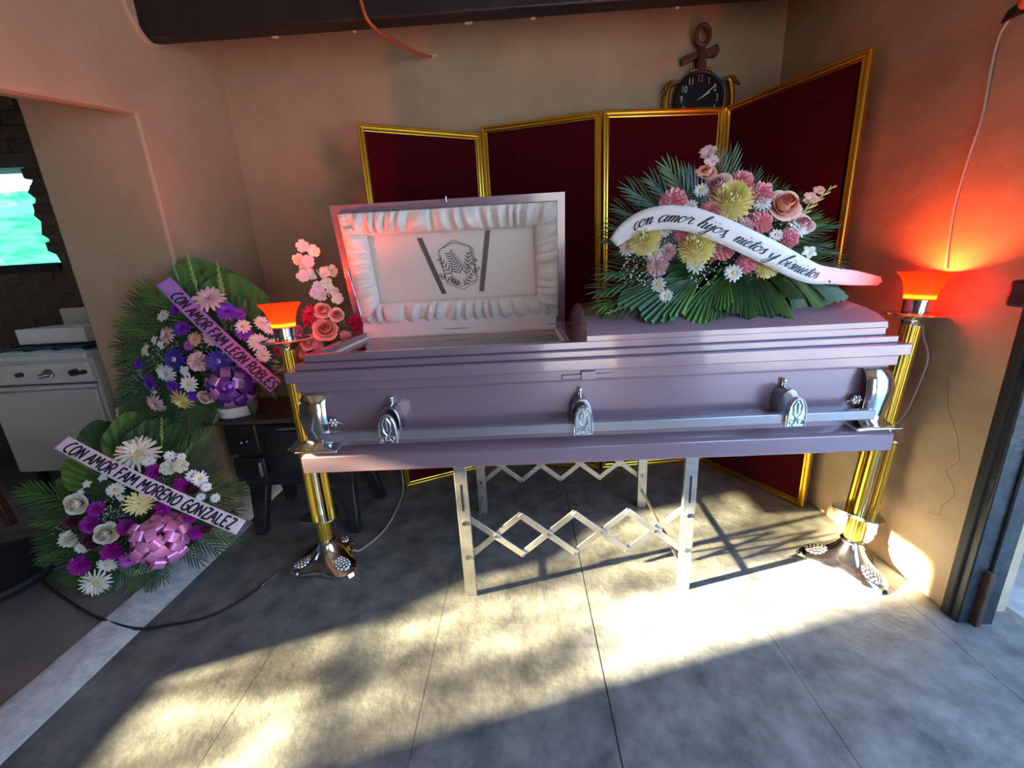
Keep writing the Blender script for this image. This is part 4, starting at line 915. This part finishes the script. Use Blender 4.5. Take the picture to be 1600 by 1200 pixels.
# ------------------------------------------------------------------ spray on the foot of the casket
spr = thing('casket_spray', (.80, 1.70, 1.15), 'casket spray of yellow chrysanthemums and pink carnations with a white ribbon', 'flower spray', 'floral tributes')
SC, SO = .325, (900, 200); SCc = V((.82, 1.78, 1.12))
def YA(px, py): return 1.72 - .27 * math.sqrt(max(.0, 1 - ((px - 1140) / 235) ** 2 - ((py - 450) / 240) ** 2))
AT = lambda x, y, dy=0: (lambda px, py: at(px, py, YA(px, py) + dy))(SO[0] + x * SC, SO[1] + y * SC)
MB().lathe([(.10, 1.135), (.14, 1.15), (.15, 1.19), (.11, 1.24), (.02, 1.30)], c=(.80, 1.70, 0), n=20).build('flower_foam', 'leaf_dark', spr, smooth=60)
bag(spr, [('pompon_yellow', 743, 358, 84), ('pompon_yellow', 328, 535, 68), ('pompon_yellow', 580, 578, 74), ('pompon_yellow', 920, 655, 58),
 ('carnation_pink', 788, 258, 48), ('carnation_pink', 883, 315, 50), ('carnation_pink', 880, 455, 50), ('carnation_pink', 465, 350, 54), ('carnation_pink', 645, 395, 42), ('carnation_palepink', 390, 660, 46), ('carnation_pink', 708, 585, 46), ('carnation_pink', 820, 650, 42), ('carnation_pink', 1020, 530, 44), ('carnation_palepink', 440, 595, 36), ('carnation_pink', 510, 510, 34), ('carnation_palepink', 805, 470, 38),
 ('rose_palepink', 680, 280, 50), ('rose_peach', 1000, 370, 62), ('rose_palepink', 1085, 465, 42), ('rose_peach', 630, 215, 32),
 ('daisy_white', 430, 382, 36, 'flower_center'), ('daisy_white', 545, 385, 34, 'flower_center'), ('daisy_white', 425, 490, 34, 'flower_center'), ('daisy_white', 378, 605, 40, 'flower_center'), ('daisy_white', 250, 575, 40, 'flower_center'), ('daisy_white', 575, 658, 40, 'flower_center'), ('daisy_white', 757, 697, 38, 'flower_center'), ('daisy_white', 395, 752, 34, 'flower_center'), ('daisy_white', 432, 806, 30, 'flower_center'), ('mum_white', 890, 360, 38), ('mum_white', 1062, 484, 42), ('daisy_white', 960, 515, 28, 'flower_center'), ('lily_cream', 1118, 600, 32), ('daisy_white', 600, 300, 30, 'flower_center'),
 ('orchid_palepink', 636, 122, 38), ('orchid_palepink', 650, 165, 32), ('orchid_peach', 612, 215, 34), ('orchid_peach', 1125, 345, 36), ('orchid_peach', 1165, 305, 26)], SO, SC, YA, SCc, 1.02, -.02)
rnd = random.Random(5)
for k, (x, y, r_) in enumerate(((295, 660, 62), (350, 725, 48), (615, 720, 50), (885, 400, 55), (935, 355, 45), (790, 590, 45), (690, 650, 40), (1045, 440, 45), (480, 545, 45), (300, 600, 45), (250, 700, 40), (930, 470, 45), (520, 450, 30), (860, 690, 35))):
    p = AT(x, y, .005); place('gypsophila', FM['gypsophila_%d' % (k % 3)], spr, frame_to(p, CAMP - p, None, r_ * SC / FPX * p.y * 1.05))
for k, (x, y, tz) in enumerate(((230, 440, 0), (262, 365, .05), (312, 280, .02), (410, 250, .05), (480, 195, .05), (560, 240, .08), (740, 150, .05), (690, 170, .02), (905, 280, .08), (1210, 440, 0), (1235, 615, 0), (1190, 525, 0), (1160, 430, .05), (165, 720, -.05), (140, 845, -.08), (210, 640, -.04), (330, 880, -.1), (240, 560, 0), (1060, 330, .08), (200, 500, .05), (350, 330, .02), (450, 290, .02), (530, 250, .02), (290, 420, 0), (1130, 400, 0), (960, 300, 0), (840, 240, 0), (1220, 560, 0), (180, 780, 0))):
    px, py = SO[0] + x * SC, SO[1] + y * SC; tip = at(px, py, 1.62 if y < 600 else 1.50); base = V((.80 + (tip.x - .8) * .22, 1.70, 1.24 + (tip.z - 1.24) * .25))
    leaf(spr, 'palm_frond', ('frond_%d' if k % 4 else 'frondm_%d') % (k % 3), base, tip, (CAMP - base).normalized() * .9 + V((0, 0, .6)), .62, .6)
for k, (x, y, c, w_) in enumerate(((560, 925, 'mid', .55), (640, 905, 'dark', .5), (420, 880, 'mid', .4), (760, 880, 'dark', .5), (850, 905, 'dark', .6), (960, 900, 'dark', .45), (1060, 905, 'mid', .35), (1180, 880, 'dark', .6), (1260, 850, 'mid', .5), (1330, 790, 'dark', .45), (1300, 725, 'dark', .25), (330, 900, 'dark', .4), (210, 820, 'dark', .35), (690, 860, 'mid', .35), (1100, 800, 'dark', .5))):
    px, py = SO[0] + x * SC, SO[1] + y * SC; tip = at(px, py, 1.45 if x < 1150 else 1.52); tip.z = max(tip.z, 1.075 + .25 * max(0, tip.y - 1.43)); base = V((.80 + (tip.x - .8) * .42, 1.57, 1.235))
    leaf(spr, 'fan_leaf', 'fan_%s_%d' % (c, (k + 1) % 2), base, tip, V((.35 * math.sin(2.3 * k), -.75, 1)), w_ * 1.15, 1)
for k in range(46):
    a = rnd.uniform(0, 2 * PI); e = rnd.uniform(.1, 1.3); d = V((math.cos(a) * math.cos(e) * 1.5, -abs(math.sin(a)) * math.cos(e), math.sin(e) * .95)); base = V((.80, 1.68, 1.22)) + d * .05; tip = V((.80, 1.68, 1.20)) + d * rnd.uniform(.20, .27)
    leaf(spr, 'leaf', 'blade_' + ('dark' if k % 4 else 'mid'), base, tip, V((0, -.5, 1)), .8)
for (x0_, y0_, x1_, y1_) in ((960, 520, 1245, 275), (370, 800, 140, 895), (640, 330, 660, 95)):
    leaf(spr, 'gladiolus', 'gladiolus', AT(x0_, y0_, .02), at(SO[0] + x1_ * SC, SO[1] + y1_ * SC, 1.50 if y1_ > 500 else 1.6), V((0, -1, .3)), .6, .6)
RA = [(180, 552), (235, 500), (310, 455), (400, 432), (490, 432), (570, 445), (700, 492), (830, 552), (960, 615), (1060, 668), (1150, 703), (1240, 712), (1340, 722), (1470, 738)]
rp = [at(SO[0] + x * SC, SO[1] + y * SC, YA(SO[0] + x * SC, SO[1] + y * SC) - (.075 if i < 11 else .03)) for i, (x, y) in enumerate(RA)]
dirs = []
for i in range(len(rp)):
    tg = rp[min(i + 1, len(rp) - 1)] - rp[max(0, i - 1)]; dirs.append((CAMP - rp[i]).normalized().cross(tg).normalized())
dirs = [d if d.z > 0 else -d for d in dirs]
rb = Ribbon(rp, [.035, .055, .066, .071, .072, .072, .072, .072, .072, .070, .062, .054, .05, .03], dirs); rbo = rb.build(spr, 'ribbon_white', (0, .03))
def near_len(r, p): return min(range(len(r.c)), key=lambda i: (r.c[i] - p).length)
sA = rb.l[near_len(rb, rp[2])] - .03; sB = rb.l[near_len(rb, rp[10])] + .01
m = MB(); lettering(m, 'con amor hijos, nietos y bisnietos', CUR, sA, sB, -.013, .0195, .45, lambda t, dx, dy: .0016 + .0032 * max(0, -dy) + .0008 * abs(dy), rb.atm)
m.build('ribbon_lettering', 'ink', rbo)
def straight_ribbon(root, mt, a, b, w, n=7, sag=.01, bulge=0.0):
    a, b = V(a), V(b); mid = (a + b) / 2; vn = (CAMP - mid).normalized(); tg = (b - a).normalized(); up = vn.cross(tg).normalized()
    if up.z < 0: up = -up
    pts = [a.lerp(b, i / n) + vn * (bulge * math.sin(PI * i / n)) + up * (-sag * math.sin(PI * i / n)) for i in range(n + 1)]
    r = Ribbon(pts, [w] * (n + 1), [up] * (n + 1)); return r, r.build(root, mt)
marker = lambda t, dx, dy: .0078

# ------------------------------------------------------------------ purple wreath on the iron stove
pw = thing('flower_wreath', (-1.50, 1.98, .652), 'purple and white flower arrangement with a lilac ribbon on the iron stove', 'flower wreath', 'floral tributes')
QS, QO = .2875, (0, 380); PC = V((-1.40, 2.05, .98))
def YP(px, py): return 1.985 - .10 * math.sqrt(max(0, 1 - ((px - 325) / 150) ** 2 - ((py - 560) / 170) ** 2)) - .05 * max(0, (py - 520) / 130)
def PQ(x, y, Y=None):
    px, py = QO[0] + x * QS, QO[1] + y * QS; return at(px, py, Y if Y else YP(px, py))
MB().lathe([(.075, .653), (.085, .66), (.095, .71), (.088, .712), (.05, .705)], c=(-1.47, 1.985, 0), n=28).build('pot', 'white_plastic', pw, smooth=50)
MB().lathe([(.075, .70), (.10, .76), (.09, .84), (.03, .92)], c=(-1.46, 2.01, 0), n=18).build('flower_foam', 'leaf_dark', pw, smooth=60)
bag(pw, [('mum_palepink', 1135, 305, 78), ('mum_violet', 960, 358, 42), ('mum_violet', 1230, 370, 50), ('mum_violet', 1300, 385, 34), ('mum_violet', 990, 462, 46), ('mum_violet', 755, 655, 34), ('mum_violet', 820, 760, 54), ('mum_violet', 945, 780, 44), ('mum_orchid', 1025, 555, 30), ('mum_violet', 1050, 835, 34), ('mum_violet', 1330, 490, 44),
 ('mum_blue', 955, 630, 70, 'flower_center_pale'), ('mum_blue', 1190, 640, 70, 'flower_center_pale'), ('mum_yellow', 990, 850, 66, 'flower_center'), ('daisy_white', 890, 395, 36, 'flower_center'), ('daisy_white', 1320, 455, 40, 'flower_center'), ('mum_white', 905, 705, 58), ('daisy_white', 1030, 765, 48, 'flower_center'), ('lily_white', 800, 580, 42), ('lily_white', 845, 528, 28), ('lily_white', 880, 552, 28), ('daisy_white', 1420, 432, 36, 'flower_center'), ('daisy_white', 1465, 462, 36, 'flower_center'), ('mum_white', 1400, 540, 50), ('daisy_white', 1430, 610, 40, 'flower_center'), ('lily_white', 1010, 695, 36),
 ('mum_palepink', 910, 500, 48), ('mum_palepink', 850, 870, 56), ('lily_white', 840, 800, 30), ('mum_palepink', 1160, 510, 52), ('carnation_palepink', 1205, 540, 26), ('carnation_palepink', 1075, 645, 52), ('rose_palepink', 1120, 835, 40), ('mum_peach', 1060, 520, 38), ('carnation_palepink', 1080, 415, 26), ('lily_cream', 930, 690, 28)], QO, QS, YP, PC, 1.0, -.02)
for k, (x, y, r_) in enumerate(((1260, 600, 45), (1230, 480, 40), (860, 610, 40), (940, 560, 35), (1100, 580, 40), (760, 720, 30))):
    p = PQ(x, y); place('gypsophila', FM['gypsophila_%d' % (k % 3)], pw, frame_to(p, CAMP - p, None, r_ * QS / FPX * 1.95))
for k, (x, y, c, w_) in enumerate(((1010, 75, 'mid', 1.0), (1120, 150, 'mid', 1.0), (1240, 165, 'mid', 1.1), (1330, 280, 'mid', 1.0), (1400, 420, 'mid', 1.0), (940, 130, 'dark', .9), (860, 260, 'mid', .9))):
    leaf(pw, 'fan_leaf', 'fan_%s_%d' % (c, k % 2), V((-1.42, 2.02, .92)), PQ(x, y, 2.0), (CAMP - V((-1.4, 2, 1))), w_ * .62, .8)
for k, (x, y) in enumerate(((800, 225), (765, 275), (730, 330), (665, 410), (700, 450), (640, 515), (650, 570), (640, 610), (640, 690), (625, 760), (615, 815), (645, 860), (700, 905), (780, 950), (1060, 1010), (960, 985), (870, 970), (1150, 950), (1450, 520), (1430, 700), (1400, 800))):
    tip = PQ(x, y, 1.92 if y < 850 else 1.86); base = V((-1.42 + (tip.x + 1.42) * .15, 2.0, .90 + (tip.z - .9) * .2))
    leaf(pw, 'palm_frond', ('frond_%d' if k % 3 else 'frondm_%d') % (k % 3), base, tip, (CAMP - base).normalized() + V((0, 0, .4)), .62, .6)
for k in range(34):
    a = rnd.uniform(0, 2 * PI); d = V((math.cos(a), -.25, math.sin(a) * 1.1)); base = V((-1.41, 2.0, .96)); leaf(pw, 'leaf', 'blade_' + ('dark' if k % 4 else 'mid'), base + d * .06, base + d * rnd.uniform(.18, .30), CAMP - base, .7)
for (x0_, y0_, x1_, y1_) in ((1085, 300, 1018, 62), (1225, 340, 1178, 95), (985, 240, 935, 95)): leaf(pw, 'gladiolus', 'gladiolus', PQ(x0_, y0_, 1.94), PQ(x1_, y1_, 1.94), V((0, -1, 0)), .75, .75)
bow(pw, PQ(1265, 770, 1.88), (CAMP - V((-1.35, 1.9, .8))), .112, ('bow_purple', 'bow_mauve', 'bow_purple'), 34, 4, .040)
r, ro = straight_ribbon(pw, 'ribbon_lilac', PQ(885, 205, 1.86), PQ(1500, 780, 1.80), .066, bulge=.02)
m = MB(); lettering(m, 'CON AMOR FAM LEON ROBLES', CAPS, r.L * .115, r.L * .995, -.023, .043, .10, marker, r.atm); m.build('ribbon_lettering', 'ink', ro)

# ------------------------------------------------------------------ pink wreath on the kitchen floor
gw = thing('flower_wreath', (-1.80, 1.62, .05), 'magenta and white flower arrangement with a pink bow on the kitchen floor', 'flower wreath', 'floral tributes')
GO = (0, 620); GC = V((-1.78, 1.78, .36))
def YG(px, py): return 1.72 - .24 * (py - 690) / 270 - .07 * math.sqrt(max(0, 1 - ((px - 205) / 170) ** 2 - ((py - 810) / 170) ** 2))
def GQ(x, y, Y=None, dy=0):
    px, py = GO[0] + x * QS, GO[1] + y * QS; return at(px, py, Y if Y else YG(px, py) + dy)
MB().lathe([(.085, .052), (.095, .06), (.11, .10), (.10, .12), (.05, .115)], c=(-1.80, 1.63, 0), n=28).build('pot', 'white_plastic', gw, smooth=50)
MB().lathe([(.085, .11), (.12, .18), (.11, .32), (.04, .42)], c=(-1.82, 1.68, 0), n=18).build('flower_foam', 'leaf_dark', gw, smooth=60)
bag(gw, [('mum_cream', 745, 310, 108, 'flower_center'), ('mum_yellow', 755, 580, 76), ('mum_cream', 520, 1010, 88, 'flower_center'), ('rose_cream', 415, 585, 60), ('rose_cream', 575, 745, 62), ('carnation_cream', 370, 775, 52), ('carnation_cream', 980, 375, 40), ('carnation_cream', 915, 385, 42),
 ('carnation_magenta', 520, 610, 44), ('carnation_magenta', 490, 695, 54), ('carnation_magenta', 685, 710, 48), ('carnation_magenta', 605, 845, 55), ('carnation_magenta', 430, 920, 58), ('carnation_magenta', 840, 405, 44), ('carnation_magenta', 990, 480, 42), ('carnation_magenta', 890, 605, 42), ('carnation_magenta', 1070, 740, 42), ('mum_orchid', 700, 885, 54), ('carnation_magenta', 1035, 650, 38),
 ('daisy_white', 630, 505, 46, 'flower_center'), ('daisy_white', 445, 820, 42, 'flower_center'), ('daisy_white', 585, 910, 58, 'flower_center'), ('daisy_white', 1085, 445, 46, 'flower_center'), ('daisy_white', 1045, 430, 36, 'flower_center'), ('lily_white', 475, 475, 26), ('lily_white', 445, 520, 26), ('daisy_white', 985, 325, 24), ('daisy_white', 1170, 550, 28), ('daisy_white', 1090, 545, 26), ('daisy_white', 810, 350, 36), ('daisy_white', 925, 320, 32), ('lily_white', 660, 550, 22), ('lily_white', 560, 440, 26), ('daisy_white', 1120, 490, 30),
 ('carnation_maroon', 470, 780, 34), ('carnation_maroon', 380, 680, 40), ('carnation_maroon', 495, 805, 32), ('carnation_maroon', 1045, 500, 32), ('carnation_maroon', 1120, 720, 24)], GO, QS, YG, GC, 1.0, -.03)
for k, (x, y, r_) in enumerate(((600, 600, 55), (590, 640, 45), (340, 720, 45), (680, 800, 35), (640, 660, 35), (860, 460, 40), (1080, 600, 35))):
    p = GQ(x, y); place('gypsophila', FM['gypsophila_%d' % (k % 3)], gw, frame_to(p, CAMP - p, None, r_ * QS / FPX * 1.7))
for k, (x, y, c, w_) in enumerate(((270, 450, 'light', .42), (265, 510, 'light', .4), (330, 340, 'light', .42), (300, 570, 'light', .35), (500, 130, 'dark', .5), (480, 220, 'dark', .4), (700, 90, 'mid', .45), (760, 120, 'dark', .45), (880, 130, 'dark', .5), (960, 160, 'dark', .5), (380, 420, 'light', .35))):
    leaf(gw, 'fan_leaf', 'fan_%s_%d' % (c, k % 2), V((-1.82, 1.70, .34)), GQ(x, y, 1.72), (CAMP - V((-1.8, 1.7, .4))), w_ * 1.0, .7)
for k, (x, y) in enumerate(((110, 480), (110, 520), (190, 600), (195, 660), (200, 740), (195, 800), (200, 860), (170, 950), (170, 990), (190, 1010), (270, 1040), (320, 1120), (420, 1180), (520, 1180), (640, 1130), (740, 1080), (820, 1000), (880, 960), (1050, 240), (1080, 310), (1110, 400), (1200, 480), (1250, 500), (1230, 600), (1230, 740), (1150, 800), (1060, 860), (380, 1160))):
    tip = GQ(x, y, dy=-.01); tip.z = max(tip.z, .075 if tip.x < -1.66 else .03); base = V((-1.80 + (tip.x + 1.80) * .2, 1.66, .26 + (tip.z - .26) * .2))
    leaf(gw, 'palm_frond', ('frond_%d' if k % 3 else 'frondm_%d') % (k % 3), base, tip, (CAMP - base).normalized() + V((0, 0, .4)), .55, .5)
for k in range(44):
    a = rnd.uniform(0, 2 * PI); d = V((math.cos(a) * 1.1, -.35 - .25 * math.sin(-a), math.sin(a))); base = V((-1.79, 1.66, .38)); leaf(gw, 'leaf', 'blade_' + ('dark' if k % 4 else 'mid'), base + d * .06, base + d * rnd.uniform(.15, .29), CAMP - base, .8)
for (x0_, y0_, x1_, y1_) in ((660, 280, 635, 55), (880, 280, 880, 110), (470, 300, 385, 165)): leaf(gw, 'gladiolus', 'gladiolus', GQ(x0_, y0_, 1.70), GQ(x1_, y1_, 1.72), V((0, -1, 0)), .8, .8)
bow(gw, GQ(880, 775, 1.50), (CAMP - V((-1.5, 1.5, .3))), .118, ('bow_pink',), 27, 9, .038)
r, ro = straight_ribbon(gw, 'ribbon_pinkwhite', GQ(330, 245, 1.50), GQ(1310, 710, 1.43), .060, bulge=.015)
m = MB(); lettering(m, 'CON AMOR FAM MORENO GONZALEZ', CAPS, r.L * .04, r.L * .965, -.022, .042, .14, marker, r.atm); m.build('ribbon_lettering', 'ink', ro)

# ------------------------------------------------------------------ pink bouquet behind the left stand
bq = thing('flower_bouquet', (-1.06, 2.12, .652), 'bouquet of pink roses, red blooms and a pale orchid spray behind the left stand', 'flower bouquet', 'floral tributes')
BC = V((-1.0, 2.2, .88))
MB().lathe([(.06, .653), (.085, .68), (.09, .74), (.07, .80), (.03, .84)], c=(-1.06, 2.12, 0), n=24).build('pot', 'leaf_mid', bq, smooth=50)
YQ = lambda px, py: 2.02 - .05 * math.sqrt(max(0, 1 - ((px - 490) / 80) ** 2 - ((py - 520) / 80) ** 2))
BO, BSc = (400, 440), .1375
bag(bq, [('rose_peach', 790, 545, 115), ('rose_palepink', 240, 910, 110), ('rose_peach', 760, 330, 80), ('rose_peach', 920, 380, 70), ('mum_red', 620, 365, 110, 'flower_center_dark'), ('carnation_red', 1150, 470, 90), ('carnation_red', 270, 770, 70), ('rose_palepink', 590, 690, 80), ('carnation_palepink', 700, 720, 60), ('mum_palepink', 160, 800, 60), ('carnation_magenta', 150, 850, 50), ('carnation_red', 600, 450, 60), ('daisy_white', 60, 450, 50), ('daisy_white', 140, 520, 45), ('mum_peach', 540, 830, 60), ('carnation_pink', 1020, 620, 60), ('rose_pink', 470, 560, 60)], BO, BSc, YQ, BC, 1.0, -.02)
OS = [(285, 320), (340, 345), (268, 385), (310, 395), (300, 425), (335, 455), (285, 465), (395, 450), (425, 440), (360, 520), (400, 500), (430, 540), (345, 545), (455, 575), (380, 560)]
for k, (x, y) in enumerate(OS):
    p = at(380 + x * .325, 280 + y * .325, 2.02 + .02 * (k % 3)); bloom(bq, 'orchid_cream' if k % 3 else 'orchid_palepink', p, (CAMP - p).normalized() + V((rnd.uniform(-.5, .5), 0, rnd.uniform(-.4, .3))), .034)
m = MB(); m.tube([V(p) for p in crom([tuple(at(380 + x * .325, 280 + y * .325, 2.05)) for x, y in ((265, 295), (320, 380), (360, 470), (420, 560), (470, 640), (430, 760))])], .005, 6); m.build('orchid_stem', 'leaf_dark', bq, smooth=60)
for k in range(30):
    a = rnd.uniform(0, 2 * PI); d = V((math.cos(a) * .9, -.3, math.sin(a) * .8)); base = V((-.99, 2.09, .90)); leaf(bq, 'leaf', 'blade_' + ('dark' if k % 3 else 'mid'), base + d * .04, base + d * rnd.uniform(.12, .2), CAMP - base, .8)
for k, (x, y) in enumerate(((900, 600), (960, 500), (1050, 560), (620, 520), (720, 450), (300, 640))):
    p = at(BO[0] + x * BSc, BO[1] + y * BSc, 2.0); place('gypsophila', FM['gypsophila_%d' % (k % 3)], bq, frame_to(p, CAMP - p, None, .03))
